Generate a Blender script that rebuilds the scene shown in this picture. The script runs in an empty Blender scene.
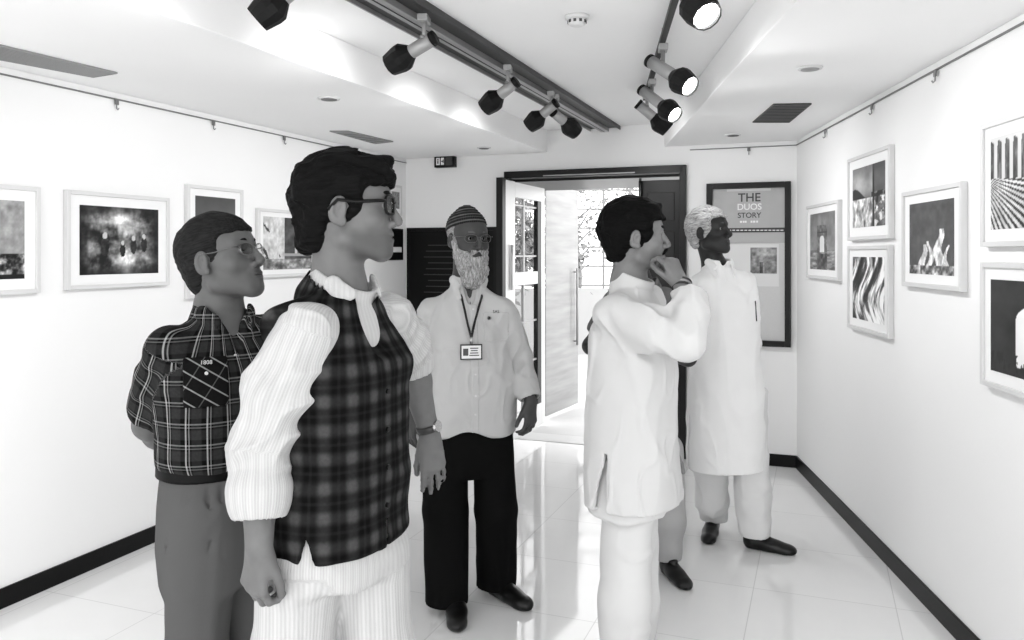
import bpy, bmesh, math, random
import numpy as np
from mathutils import Vector, Matrix
random.seed(7)
SC = bpy.context.scene
COL = SC.collection
PI = math.pi
FPX, HY, CAMH = 800.0, 253.5, 1.55

def P(px, py, Y):
    return np.array([(px - 512.0) / FPX * Y, Y, CAMH + (HY - py) / FPX * Y])

def V(*a):
    return np.array(a, dtype=float)

def unit(v):
    v = np.asarray(v, dtype=float)
    return v / (np.linalg.norm(v) + 1e-12)

def lin(v):
    v = v / 255.0
    return v / 12.92 if v <= 0.04045 else ((v + 0.055) / 1.055) ** 2.4

# ---------------------------------------------------------------- materials
def new_mat(name):
    m = bpy.data.materials.new(name)
    m.use_nodes = True
    nt = m.node_tree
    b = nt.nodes['Principled BSDF']
    return m, nt, b

def N(nt, t, **kw):
    n = nt.nodes.new(t)
    for k, v in kw.items():
        if k in n.inputs.keys():
            n.inputs[k].default_value = v
        else:
            setattr(n, k, v)
    return n

def MATH(nt, op, a, b=None, c=None):
    n = nt.nodes.new('ShaderNodeMath')
    n.operation = op
    for i, v in enumerate((a, b, c)):
        if v is None:
            continue
        if isinstance(v, (int, float)):
            n.inputs[i].default_value = v
        else:
            nt.links.new(v, n.inputs[i])
    return n.outputs[0]

def g4(v):
    return (v, v, v, 1.0)

def plain(name, v, rough=0.6, metal=0.0, noise=0.0, nscale=20.0, bump=0.0, bscale=60.0, spec=0.5, coat=0.0):
    m, nt, b = new_mat(name)
    b.inputs['Base Color'].default_value = g4(v)
    b.inputs['Roughness'].default_value = rough
    b.inputs['Metallic'].default_value = metal
    b.inputs['Specular IOR Level'].default_value = spec
    b.inputs['Coat Weight'].default_value = coat
    tc = N(nt, 'ShaderNodeTexCoord')
    if noise > 0:
        nz = N(nt, 'ShaderNodeTexNoise', Scale=nscale, Detail=4.0)
        nt.links.new(tc.outputs['Object'], nz.inputs['Vector'])
        mr = N(nt, 'ShaderNodeMapRange')
        mr.inputs[3].default_value = v * (1 - noise)
        mr.inputs[4].default_value = v * (1 + noise)
        nt.links.new(nz.outputs['Fac'], mr.inputs[0])
        nt.links.new(mr.outputs[0], b.inputs['Base Color'])
    if bump > 0:
        nz = N(nt, 'ShaderNodeTexNoise', Scale=bscale, Detail=3.0)
        nt.links.new(tc.outputs['Object'], nz.inputs['Vector'])
        bp = N(nt, 'ShaderNodeBump', Strength=bump, Distance=0.002)
        nt.links.new(nz.outputs['Fac'], bp.inputs['Height'])
        nt.links.new(bp.outputs[0], b.inputs['Normal'])
    return m

def skin(name, v):
    m, nt, b = new_mat(name)
    tc = N(nt, 'ShaderNodeTexCoord')
    nz = N(nt, 'ShaderNodeTexNoise', Scale=35.0, Detail=5.0)
    nt.links.new(tc.outputs['Object'], nz.inputs['Vector'])
    at = N(nt, 'ShaderNodeAttribute', attribute_name='tone')
    s = MATH(nt, 'MULTIPLY_ADD', nz.outputs['Fac'], 0.35 * v, 0.83 * v)
    s2 = MATH(nt, 'MULTIPLY', s, at.outputs['Fac'])
    nt.links.new(s2, b.inputs['Base Color'])
    b.inputs['Roughness'].default_value = 0.5
    b.inputs['Specular IOR Level'].default_value = 0.3
    bp = N(nt, 'ShaderNodeBump', Strength=0.12, Distance=0.001)
    n2 = N(nt, 'ShaderNodeTexNoise', Scale=420.0, Detail=2.0)
    nt.links.new(tc.outputs['Object'], n2.inputs['Vector'])
    nt.links.new(n2.outputs['Fac'], bp.inputs['Height'])
    nt.links.new(bp.outputs[0], b.inputs['Normal'])
    return m

def cloth(name, v, rough=0.9, stripe=0.0, sp=0.012, bump=0.25, bscale=260.0, var=0.06):
    """woven cloth; faint stripes run along v of the 'pat' attribute"""
    m, nt, b = new_mat(name)
    tc = N(nt, 'ShaderNodeTexCoord')
    nz = N(nt, 'ShaderNodeTexNoise', Scale=12.0, Detail=4.0)
    nt.links.new(tc.outputs['Object'], nz.inputs['Vector'])
    val = MATH(nt, 'MULTIPLY_ADD', nz.outputs['Fac'], 2 * var * v, (1 - var) * v)
    n2 = N(nt, 'ShaderNodeTexNoise', Scale=bscale, Detail=2.0)
    nt.links.new(tc.outputs['Object'], n2.inputs['Vector'])
    h = n2.outputs['Fac']
    if stripe > 0:
        at = N(nt, 'ShaderNodeAttribute', attribute_name='pat')
        sx = N(nt, 'ShaderNodeSeparateXYZ')
        nt.links.new(at.outputs['Vector'], sx.inputs[0])
        w = MATH(nt, 'SINE', MATH(nt, 'MULTIPLY', sx.outputs[0], 2 * PI / sp))
        w = MATH(nt, 'MULTIPLY_ADD', w, 0.5, 0.5)
        w2 = MATH(nt, 'SINE', MATH(nt, 'MULTIPLY', sx.outputs[0], 2 * PI / (sp * 3.7)))
        w = MATH(nt, 'MULTIPLY_ADD', w2, 0.3, w)
        val = MATH(nt, 'MULTIPLY', val, MATH(nt, 'MULTIPLY_ADD', w, -stripe, 1.0))
        h = MATH(nt, 'MULTIPLY_ADD', w, 0.8, h)
    nt.links.new(val, b.inputs['Base Color'])
    b.inputs['Roughness'].default_value = rough
    b.inputs['Specular IOR Level'].default_value = 0.05
    bp = N(nt, 'ShaderNodeBump', Strength=bump, Distance=0.0015)
    nt.links.new(h, bp.inputs['Height'])
    nt.links.new(bp.outputs[0], b.inputs['Normal'])
    return m

def plaid(name, base, bands, rough=0.85, cross=0.0):
    """bands: list of (axis 0/1, period, offset, halfwidth, softness, value)"""
    m, nt, b = new_mat(name)
    at = N(nt, 'ShaderNodeAttribute', attribute_name='pat')
    sx = N(nt, 'ShaderNodeSeparateXYZ')
    nt.links.new(at.outputs['Vector'], sx.inputs[0])
    tot = None
    parts = []
    for ax, per, off, hw, soft, val in bands:
        f = MATH(nt, 'PINGPONG', MATH(nt, 'ADD', sx.outputs[ax], off + 50 * per), per / 2)
        mr = N(nt, 'ShaderNodeMapRange')
        nt.links.new(f, mr.inputs[0])
        mr.inputs[1].default_value = hw
        mr.inputs[2].default_value = hw + soft
        mr.inputs[3].default_value = val
        mr.inputs[4].default_value = 0.0
        mr.interpolation_type = 'SMOOTHSTEP'
        tot = mr.outputs[0] if tot is None else MATH(nt, 'ADD', tot, mr.outputs[0])
        parts.append(MATH(nt, 'DIVIDE', mr.outputs[0], val))
    if cross > 0:
        tot = MATH(nt, 'ADD', tot, MATH(nt, 'MULTIPLY', MATH(nt, 'MULTIPLY', parts[0], parts[1]), cross))
    tc = N(nt, 'ShaderNodeTexCoord')
    nz = N(nt, 'ShaderNodeTexNoise', Scale=150.0, Detail=3.0)
    nt.links.new(tc.outputs['Object'], nz.inputs['Vector'])
    k = MATH(nt, 'MULTIPLY_ADD', nz.outputs['Fac'], 0.7, 0.65)
    v = MATH(nt, 'MULTIPLY', MATH(nt, 'ADD', tot, base), k)
    nt.links.new(v, b.inputs['Base Color'])
    b.inputs['Roughness'].default_value = rough
    b.inputs['Specular IOR Level'].default_value = 0.05
    bp = N(nt, 'ShaderNodeBump', Strength=0.2, Distance=0.001)
    nt.links.new(nz.outputs['Fac'], bp.inputs['Height'])
    nt.links.new(bp.outputs[0], b.inputs['Normal'])
    return m

def hairmat(name, v, v2=None, spec=0.06):
    m, nt, b = new_mat(name)
    at = N(nt, 'ShaderNodeAttribute', attribute_name='pat')
    nz = N(nt, 'ShaderNodeTexNoise', Scale=1.0, Detail=3.0)
    mp = N(nt, 'ShaderNodeMapping')
    mp.inputs['Scale'].default_value = (260, 30, 260)
    nt.links.new(at.outputs['Vector'], mp.inputs['Vector'])
    nt.links.new(mp.outputs[0], nz.inputs['Vector'])
    v2 = v * 1.8 if v2 is None else v2
    mr = N(nt, 'ShaderNodeMapRange')
    mr.inputs[1].default_value = 0.3
    mr.inputs[2].default_value = 0.7
    mr.inputs[3].default_value = v
    mr.inputs[4].default_value = v2
    nt.links.new(nz.outputs['Fac'], mr.inputs[0])
    nt.links.new(mr.outputs[0], b.inputs['Base Color'])
    b.inputs['Roughness'].default_value = 0.65
    b.inputs['Specular IOR Level'].default_value = spec
    bp = N(nt, 'ShaderNodeBump', Strength=0.6, Distance=0.003)
    nt.links.new(nz.outputs['Fac'], bp.inputs['Height'])
    nt.links.new(bp.outputs[0], b.inputs['Normal'])
    return m

def emis(name, v, s):
    m, nt, b = new_mat(name)
    b.inputs['Base Color'].default_value = g4(v)
    b.inputs['Emission Color'].default_value = (1, 1, 1, 1)
    b.inputs['Emission Strength'].default_value = s
    return m

# ---------------------------------------------------------------- objects
def props(o, label=None, cat=None, group=None, kind=None):
    if label: o['label'] = label
    if cat: o['category'] = cat
    if group: o['group'] = group
    if kind: o['kind'] = kind
    return o

def empty(name, loc=(0, 0, 0), label=None, cat=None, group=None, kind=None, rotz=0.0):
    o = bpy.data.objects.new(name, None)
    o.empty_display_size = 0.1
    COL.objects.link(o)
    o.location = tuple(float(c) for c in loc)
    o.rotation_euler = (0, 0, rotz)
    return props(o, label, cat, group, kind)

def meshobj(name, verts, faces, mats, parent=None, smooth=False, mi=None):
    me = bpy.data.meshes.new(name)
    me.from_pydata([tuple(float(c) for c in v) for v in verts], [], [tuple(int(i) for i in f) for f in faces])
    if not isinstance(mats, (list, tuple)): mats = [mats]
    for m in mats: me.materials.append(m)
    if mi is not None: me.polygons.foreach_set('material_index', mi)
    if smooth: me.polygons.foreach_set('use_smooth', [True] * len(me.polygons))
    me.update()
    o = bpy.data.objects.new(name, me)
    COL.objects.link(o)
    if parent is not None: o.parent = parent
    return o

class MB:
    """collects simple shapes into ONE mesh (world/local coordinates)"""
    def __init__(s):
        s.v, s.f, s.m = [], [], []
    def add(s, verts, faces, mi=0):
        n = len(s.v)
        s.v += [tuple(v) for v in verts]
        s.f += [tuple(i + n for i in f) for f in faces]
        s.m += [mi] * len(faces)
    def box(s, c, h, ax=None, mi=0):
        """c centre, h half sizes, ax 3 unit axes"""
        c = np.asarray(c, float)
        ax = np.eye(3) if ax is None else np.asarray(ax, float)
        vs = []
        for i in (-1, 1):
            for j in (-1, 1):
                for k in (-1, 1):
                    vs.append(c + ax[0] * h[0] * i + ax[1] * h[1] * j + ax[2] * h[2] * k)
        fs = [(0, 1, 3, 2), (4, 6, 7, 5), (0, 4, 5, 1), (2, 3, 7, 6), (0, 2, 6, 4), (1, 5, 7, 3)]
        s.add(vs, fs, mi)
    def prism(s, poly, z0, z1, mi=0):
        n = len(poly)
        vs = [(p[0], p[1], z0) for p in poly] + [(p[0], p[1], z1) for p in poly]
        fs = [tuple(range(n))[::-1], tuple(range(n, 2 * n))]
        fs += [(i, (i + 1) % n, n + (i + 1) % n, n + i) for i in range(n)]
        s.add(vs, fs, mi)
    def tube(s, pts, r, seg=10, mi=0, cap=True):
        pts = [np.asarray(p, float) for p in pts]
        rs = r if isinstance(r, (list, tuple)) else [r] * len(pts)
        vs, fs = [], []
        up = None
        for i, p in enumerate(pts):
            t = unit(pts[min(i + 1, len(pts) - 1)] - pts[max(i - 1, 0)])
            if up is None:
                up = V(0, 0, 1) if abs(t[2]) < 0.9 else V(1, 0, 0)
            a = unit(np.cross(t, up)); b = np.cross(a, t); up = b
            for k in range(seg):
                an = 2 * PI * k / seg
                vs.append(p + rs[i] * (math.cos(an) * a + math.sin(an) * b))
        for i in range(len(pts) - 1):
            for k in range(seg):
                q = (k + 1) % seg
                fs.append((i * seg + k, (i + 1) * seg + k, (i + 1) * seg + q, i * seg + q))
        if cap:
            fs.append(tuple(range(seg)))
            fs.append(tuple(range((len(pts) - 1) * seg, len(pts) * seg))[::-1])
        s.add(vs, fs, mi)
    def lathe(s, p, axis, prof, seg=12, mi=0):
        axis = unit(axis); a = unit(np.cross(axis, V(0.1, 0.2, 1))); b = np.cross(axis, a)
        vs = [p + axis * t + r * (math.cos(2 * PI * k / seg) * a + math.sin(2 * PI * k / seg) * b) for t, r in prof for k in range(seg)]
        fs = [(i * seg + k, i * seg + (k + 1) % seg, (i + 1) * seg + (k + 1) % seg, (i + 1) * seg + k) for i in range(len(prof) - 1) for k in range(seg)]
        s.add(vs, fs, mi)
    def build(s, name, mats, parent=None, smooth=False, origin=None, bevel=0.0):
        vs = s.v
        if origin is not None:
            vs = [np.asarray(v, float) - np.asarray(origin, float) for v in vs]
        o = meshobj(name, vs, s.f, mats, parent, smooth, s.m)
        bm = bmesh.new(); bm.from_mesh(o.data)
        bmesh.ops.recalc_face_normals(bm, faces=bm.faces)
        bm.to_mesh(o.data); bm.free()
        if bevel > 0:
            md = o.modifiers.new('bevel', 'BEVEL'); md.width = bevel; md.segments = 2
        if smooth:
            try:
                with bpy.context.temp_override(object=o, active_object=o, selected_objects=[o]):
                    bpy.ops.object.shade_auto_smooth(angle=0.7)
            except Exception:
                pass
        return o

# ---------------------------------------------------------------- signed-distance sculpting
_rng = np.random.RandomState(3)
_LAT = _rng.rand(24, 24, 24).astype(np.float32)
def vnoise(x, y, z):
    xi, yi, zi = np.floor(x).astype(int), np.floor(y).astype(int), np.floor(z).astype(int)
    fx, fy, fz = x - xi, y - yi, z - zi
    fx, fy, fz = fx * fx * (3 - 2 * fx), fy * fy * (3 - 2 * fy), fz * fz * (3 - 2 * fz)
    r = 0
    for i in (0, 1):
        for j in (0, 1):
            for k in (0, 1):
                w = (fx if i else 1 - fx) * (fy if j else 1 - fy) * (fz if k else 1 - fz)
                r = r + w * _LAT[(xi + i) % 24, (yi + j) % 24, (zi + k) % 24]
    return r - 0.5

def dt(ax, b):
    return ax[0] * b[0] + ax[1] * b[1] + ax[2] * b[2]

def p_cone(a, b, ra, rb, u=None, ratio=1.0):
    a, b = np.asarray(a, float), np.asarray(b, float)
    ab = b - a
    L2 = float(ab @ ab) + 1e-12
    rm = max(ra, rb) * max(1.0, ratio)
    uu = None if u is None else unit(u)
    def f(X, Y, Z):
        qx, qy, qz = X - a[0], Y - a[1], Z - a[2]
        t = np.clip((qx * ab[0] + qy * ab[1] + qz * ab[2]) / L2, 0, 1)
        wx, wy, wz = qx - t * ab[0], qy - t * ab[1], qz - t * ab[2]
        if uu is not None:
            s = (wx * uu[0] + wy * uu[1] + wz * uu[2]) * (1.0 / ratio - 1.0)
            wx, wy, wz = wx + s * uu[0], wy + s * uu[1], wz + s * uu[2]
        return np.sqrt(wx * wx + wy * wy + wz * wz) - (ra + t * (rb - ra))
    return f, np.minimum(a, b) - rm, np.maximum(a, b) + rm

def p_ell(c, r, R=None):
    c = np.asarray(c, float)
    R = np.eye(3) if R is None else np.asarray(R, float)   # rows = local axes
    r = np.asarray(r, float)
    ext = np.sqrt(((R * r[:, None]) ** 2).sum(0))
    def f(X, Y, Z):
        q = [(X - c[0]) * R[i, 0] + (Y - c[1]) * R[i, 1] + (Z - c[2]) * R[i, 2] for i in range(3)]
        k0 = np.sqrt((q[0] / r[0]) ** 2 + (q[1] / r[1]) ** 2 + (q[2] / r[2]) ** 2) + 1e-9
        k1 = np.sqrt((q[0] / r[0] ** 2) ** 2 + (q[1] / r[1] ** 2) ** 2 + (q[2] / r[2] ** 2) ** 2) + 1e-9
        return k0 * (k0 - 1.0) / k1
    return f, c - ext, c + ext

def p_box(c, h, R=None, rnd=0.004):
    c = np.asarray(c, float); h = np.asarray(h, float)
    R = np.eye(3) if R is None else np.asarray(R, float)
    ext = (np.abs(R) * h[:, None]).sum(0)
    def f(X, Y, Z):
        q = [np.abs((X - c[0]) * R[i, 0] + (Y - c[1]) * R[i, 1] + (Z - c[2]) * R[i, 2]) - h[i] + rnd for i in range(3)]
        out = np.sqrt(sum(np.maximum(k, 0) ** 2 for k in q))
        return out + np.minimum(np.maximum(np.maximum(q[0], q[1]), q[2]), 0) - rnd
    return f, c - ext, c + ext

def p_loft(o, yaw, secs, e=2.3, end=0.02):
    """o (x,y) axis; yaw facing; secs rows (z, cx right, cy fwd, rx, ry)"""
    secs = np.array(sorted(secs), float)
    zt = np.linspace(secs[0, 0], secs[-1, 0], 160)
    tab = [np.interp(zt, secs[:, 0], secs[:, i]) for i in range(1, 5)]
    ker = np.ones(13) / 13
    tab = [np.convolve(np.pad(t, 6, mode='edge'), ker, 'valid') for t in tab]
    fw = V(math.cos(yaw), math.sin(yaw)); rt = V(math.sin(yaw), -math.cos(yaw))
    m = max(np.abs(secs[:, 1]).max() + secs[:, 3].max(), np.abs(secs[:, 2]).max() + secs[:, 4].max()) * 1.2
    def f(X, Y, Z):
        dx, dy = X - o[0], Y - o[1]
        lx, ly = dx * rt[0] + dy * rt[1], dx * fw[0] + dy * fw[1]
        cx, cy, rx, ry = [np.interp(Z.ravel() if Z.size < X.size or True else Z, zt, t).reshape(Z.shape) for t in tab]
        n = (np.abs((lx - cx) / rx) ** e + np.abs((ly - cy) / ry) ** e) ** (1 / e)
        d = (n - 1.0) * np.minimum(rx, ry)
        s = np.maximum(zt[0] - Z, Z - zt[-1])
        k = end
        h = np.clip(0.5 - 0.5 * (d - s) / k, 0, 1)
        return d * (1 - h) + s * h + k * h * (1 - h)
    return f, V(o[0] - m, o[1] - m, zt[0] - .01), V(o[0] + m, o[1] + m, zt[-1] + .01)

class Field:
    def __init__(s, lo, hi, h, fine=()):
        """fine: list of (lo3, hi3, h)"""
        s.ax = []
        for a in range(3):
            t, out = float(lo[a]), []
            while t < hi[a]:
                out.append(t)
                st = h
                for fl, fh, hh in fine:
                    if fl[a] <= t < fh[a]: st = min(st, hh)
                t += st
            s.ax.append(np.array(out, dtype=np.float32))
        s.d = np.full([len(a) for a in s.ax], 0.5, np.float32)
        s.h = h
    def _sl(s, lo, hi, pad):
        return tuple(slice(max(0, int(np.searchsorted(s.ax[a], lo[a] - pad)) - 1), int(np.searchsorted(s.ax[a], hi[a] + pad)) + 1) for a in range(3))
    def _grid(s, sl):
        return s.ax[0][sl[0]][:, None, None], s.ax[1][sl[1]][None, :, None], s.ax[2][sl[2]][None, None, :]
    def add(s, prim, k=0.02):
        f, lo, hi = prim
        sl = s._sl(lo, hi, k + 0.01)
        if any(q.stop - q.start <= 0 for q in sl): return s
        b = f(*s._grid(sl)).astype(np.float32)
        a = s.d[sl]
        if k > 0:
            h = np.clip(0.5 + 0.5 * (b - a) / k, 0, 1)
            s.d[sl] = b * (1 - h) + a * h - k * h * (1 - h)
        else:
            s.d[sl] = np.minimum(a, b)
        return s
    def cut(s, prim, k=0.01):
        f, lo, hi = prim
        sl = s._sl(lo, hi, k + 0.01)
        if any(q.stop - q.start <= 0 for q in sl): return s
        b = -f(*s._grid(sl)).astype(np.float32)
        a = s.d[sl]
        if k > 0:
            h = np.clip(0.5 - 0.5 * (b - a) / k, 0, 1)
            s.d[sl] = b * (1 - h) + a * h + k * h * (1 - h)
        else:
            s.d[sl] = np.maximum(a, b)
        return s
    def plane(s, n, p, k=0.0):
        """keep the side the normal points away from (cut where (x-p).n > 0)"""
        n = unit(n); X, Y, Z = s._grid((slice(None),) * 3)
        b = ((X - p[0]) * n[0] + (Y - p[1]) * n[1] + (Z - p[2]) * n[2]).astype(np.float32)
        s.d = np.maximum(s.d, b)
        return s
    def mod(s, fn, band=0.04):
        """fn(x,y,z,d)->d on points near the surface"""
        idx = np.nonzero(np.abs(s.d) < band)
        x, y, z = s.ax[0][idx[0]], s.ax[1][idx[1]], s.ax[2][idx[2]]
        s.d[idx] = fn(x, y, z, s.d[idx])
        return s
    def hollow(s, t, zmax=None, zmin=None):
        X, Y, Z = s._grid((slice(None),) * 3)
        inner = -(s.d + t)
        if zmax is not None: inner = np.minimum(inner, zmax - Z)
        if zmin is not None: inner = np.minimum(inner, Z - zmin)
        s.d = np.maximum(s.d, inner.astype(np.float32))
        return s
    def mesh(s):
        d = s.d
        sg = d < 0
        c = np.zeros([n - 1 for n in d.shape], np.int8)
        for i in (0, 1):
            for j in (0, 1):
                for k in (0, 1):
                    c += sg[i:i + c.shape[0], j:j + c.shape[1], k:k + c.shape[2]]
        act = (c > 0) & (c < 8)
        I, J, K = np.nonzero(act)
        ids = np.full(act.shape, -1, np.int32)
        ids[I, J, K] = np.arange(len(I))
        cor = [(i, j, k) for i in (0, 1) for j in (0, 1) for k in (0, 1)]
        val = np.stack([d[I + a, J + b, K + e] for a, b, e in cor], 1)
        pos = np.stack([np.stack([s.ax[0][I + a], s.ax[1][J + b], s.ax[2][K + e]], 1) for a, b, e in cor], 1)
        acc = np.zeros((len(I), 3)); cnt = np.zeros(len(I))
        for p in range(8):
            for q in range(p + 1, 8):
                if sum(abs(cor[p][t] - cor[q][t]) for t in range(3)) != 1: continue
                va, vb = val[:, p], val[:, q]
                m = (va < 0) != (vb < 0)
                t = (va / (va - vb + 1e-20))[m][:, None]
                acc[m] += pos[m, p] * (1 - t) + pos[m, q] * t
                cnt[m] += 1
        verts = acc / cnt[:, None]
        quads = []
        for a in range(3):
            sl0 = [slice(None)] * 3; sl1 = [slice(None)] * 3
            sl0[a] = slice(0, -1); sl1[a] = slice(1, None)
            s0, s1 = sg[tuple(sl0)], sg[tuple(sl1)]
            ch = s0 != s1
            b, e = (a + 1) % 3, (a + 2) % 3
            idx = list(np.nonzero(ch))
            ok = (idx[b] > 0) & (idx[e] > 0) & (idx[b] < d.shape[b] - 1) & (idx[e] < d.shape[e] - 1)
            idx = [t[ok] for t in idx]
            flip = s0[tuple(idx)]
            def cell(db, de):
                q = [t.copy() for t in idx]; q[b] = q[b] + db; q[e] = q[e] + de
                return ids[tuple(q)]
            A, B, C, D = cell(-1, -1), cell(0, -1), cell(0, 0), cell(-1, 0)
            Q = np.stack([A, B, C, D], 1)
            Q[~flip] = Q[~flip][:, ::-1]
            quads.append(Q)
        quads = np.concatenate(quads)
        quads = quads[(quads >= 0).all(1)]
        return verts, quads

def sculpt(name, F, mats, parent, root=(0, 0, 0), pat=None, tone=None, matfn=None, biggest=True):
    vs, qs = F.mesh()
    if biggest and len(vs):   # keep only the main connected shells (drop specks)
        lab = np.arange(len(vs))
        for _ in range(200):
            m = lab[qs].min(1)
            new = lab.copy()
            for c in range(4): np.minimum.at(new, qs[:, c], m)
            new = new[new]
            if (new == lab).all(): break
            lab = new
        u, inv, ct = np.unique(lab, return_inverse=True, return_counts=True)
        keep = ct[inv] > 60
        remap = np.cumsum(keep) - 1
        qs = remap[qs[keep[qs[:, 0]]]]
        vs = vs[keep]
    root = np.asarray(root, float)
    me = bpy.data.meshes.new(name)
    nv, nf = len(vs), len(qs)
    me.vertices.add(nv); me.vertices.foreach_set('co', (vs - root).astype(np.float32).ravel())
    me.loops.add(nf * 4); me.loops.foreach_set('vertex_index', qs.astype(np.int32).ravel())
    me.polygons.add(nf)
    me.polygons.foreach_set('loop_start', np.arange(0, nf * 4, 4, dtype=np.int32))
    me.polygons.foreach_set('loop_total', np.full(nf, 4, np.int32))
    if not isinstance(mats, (list, tuple)): mats = [mats]
    for m in mats: me.materials.append(m)
    me.polygons.foreach_set('use_smooth', np.ones(nf, dtype=bool))
    if matfn is not None:
        cen = vs[qs].mean(1)
        me.polygons.foreach_set('material_index', matfn(cen[:, 0], cen[:, 1], cen[:, 2]).astype(np.int32))
    me.update(calc_edges=True)
    me.validate()
    if pat is not None:
        a = me.attributes.new('pat', 'FLOAT_VECTOR', 'POINT')
        a.data.foreach_set('vector', pat(vs[:, 0], vs[:, 1], vs[:, 2]).astype(np.float32).ravel())
    t = np.ones(nv, np.float32) if tone is None else tone(vs[:, 0], vs[:, 1], vs[:, 2]).astype(np.float32)
    a = me.attributes.new('tone', 'FLOAT', 'POINT')
    a.data.foreach_set('value', t)
    o = bpy.data.objects.new(name, me)
    COL.objects.link(o)
    if parent is not None: o.parent = parent
    return o
# ---------------------------------------------------------------- human building blocks
def headR(yaw, pitch=0.0, roll=0.0):
    y, p, r = math.radians(yaw), math.radians(pitch), math.radians(roll)
    fw = V(math.cos(y) * math.cos(p), math.sin(y) * math.cos(p), math.sin(p))
    rt = V(math.sin(y), -math.cos(y), 0)
    up = np.cross(rt, fw)
    rt2 = rt * math.cos(r) + up * math.sin(r)
    up2 = np.cross(rt2, fw)
    return np.array([rt2, fw, up2])

class Head:
    def __init__(s, px, py, Y, yaw, pitch=0, roll=0, sc=1.0):
        s.o = P(px, py, Y); s.R = headR(yaw, pitch, roll); s.s = sc; s.yaw = yaw
    def w(s, x, y, z):
        return s.o + s.s * (x * s.R[0] + y * s.R[1] + z * s.R[2])
    def ell(s, c, r, rx=None):
        R = s.R if rx is None else rx @ s.R
        return p_ell(s.w(*c), np.array(r) * s.s, R)
    def cone(s, a, b, ra, rb, **k):
        return p_cone(s.w(*a), s.w(*b), ra * s.s, rb * s.s, **k)
    def box(s, c, h, rnd=0.01):
        return p_box(s.w(*c), np.array(h) * s.s, s.R, rnd)
    def loc(s, x, y, z):
        dx, dy, dz = x - s.o[0], y - s.o[1], z - s.o[2]
        return [(dx * s.R[i, 0] + dy * s.R[i, 1] + dz * s.R[i, 2]) / s.s for i in range(3)]

def rot_x(a):
    c, s = math.cos(a), math.sin(a)
    return np.array([[1, 0, 0], [0, c, s], [0, -s, c]])

def sculpt_head(F, H, jaw=1.0, nose=1.0, cheek=1.0, neck=None, neck_r=0.056, lips=1.0, brow=1.0):
    A = F.add
    A(H.ell((0, -0.014, 0.030), (0.074, 0.096, 0.086)), 0)
    A(H.ell((0, 0.030, 0.020), (0.064, 0.062, 0.070)), 0.03)
    A(H.ell((0, 0.026, -0.045), (0.057 * jaw, 0.062, 0.062)), 0.03)
    A(H.cone((-0.052 * jaw, 0.0, -0.070), (-0.016, 0.068, -0.100), 0.018, 0.017), 0.03)
    A(H.cone((0.052 * jaw, 0.0, -0.070), (0.016, 0.068, -0.100), 0.018, 0.017), 0.03)
    A(H.ell((0, 0.076, -0.100), (0.021, 0.017, 0.017)), 0.02)
    A(H.ell((0, 0.068, -0.066), (0.034, 0.026, 0.032)), 0.02)
    for s in (-1, 1):
        A(H.ell((0.044 * s, 0.056, -0.030), (0.023 * cheek, 0.022, 0.020)), 0.022)
        F.cut(H.ell((0.032 * s, 0.098, -0.001), (0.019, 0.016, 0.014)), 0.016)
    A(H.cone((-0.040, 0.070, 0.020), (-0.012, 0.083, 0.021), 0.010 * brow, 0.010 * brow), 0.014)
    A(H.cone((0.040, 0.070, 0.020), (0.012, 0.083, 0.021), 0.010 * brow, 0.010 * brow), 0.014)
    for s in (-1, 1):   # lids around the eyeball
        A(H.ell((0.031 * s, 0.069, -0.001), (0.0150, 0.0145, 0.0130)), 0.004)
        F.cut(H.ell((0.0315 * s, 0.086, -0.001), (0.0125, 0.009, 0.0042)), 0.002)
    A(H.cone((0, 0.086, 0.012), (0, 0.108 * (1 + 0.02 * (nose - 1)), -0.030), 0.0075, 0.0095 * nose), 0.010)
    A(H.ell((0, 0.108, -0.037), (0.0105 * nose, 0.0115, 0.0095)), 0.006)
    for s in (-1, 1):
        A(H.ell((0.0125 * s * nose, 0.096, -0.041), (0.0075, 0.011, 0.008)), 0.005)
        F.cut(H.ell((0.0065 * s, 0.103, -0.049), (0.0035, 0.006, 0.004)), 0.002)
    A(H.ell((0, 0.0905, -0.0640), (0.022, 0.0085, 0.0065 * lips)), 0.006)
    A(H.ell((0, 0.0900, -0.0755), (0.020, 0.0090, 0.0075 * lips)), 0.005)
    F.cut(H.ell((0, 0.102, -0.0695), (0.024, 0.010, 0.0016)), 0.002)
    for s in (-1, 1):   # ears
        rx = rot_x(-0.18)
        A(H.ell((0.077 * s, -0.010, -0.010), (0.010, 0.019, 0.031), rx), 0.006)
        A(H.ell((0.076 * s, -0.002, -0.034), (0.007, 0.010, 0.011)), 0.005)
        F.cut(H.ell((0.087 * s, -0.006, -0.006), (0.009, 0.011, 0.020), rx), 0.004)
        A(H.ell((0.078 * s, -0.004, -0.012), (0.006, 0.005, 0.009)), 0.004)
    if neck is not None:
        A(p_cone(H.w(0, -0.022, -0.045), neck, neck_r, neck_r * 1.12), 0.022)
        A(p_cone(neck, neck + V(0, 0, -0.05), neck_r * 1.15, neck_r * 1.5), 0.03)

def head_tone(H, lip=0.72, brow=None, stub=0.0):
    def f(x, y, z):
        a, b, c = H.loc(x, y, z)
        t = np.ones_like(a)
        l = np.exp(-((a / 0.021) ** 4 + ((c + 0.069) / 0.0105) ** 4)) * (b > 0.07)
        t = t * (1 - (1 - lip) * l)
        if stub > 0:
            m = np.clip((-0.045 - c) / 0.02, 0, 1) * (b > 0.0) * np.clip((c + 0.125) / 0.012, 0, 1) * np.clip((b + 0.0) / 0.02, 0, 1)
            t = t * (1 - stub * m)
        return t
    return f

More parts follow.
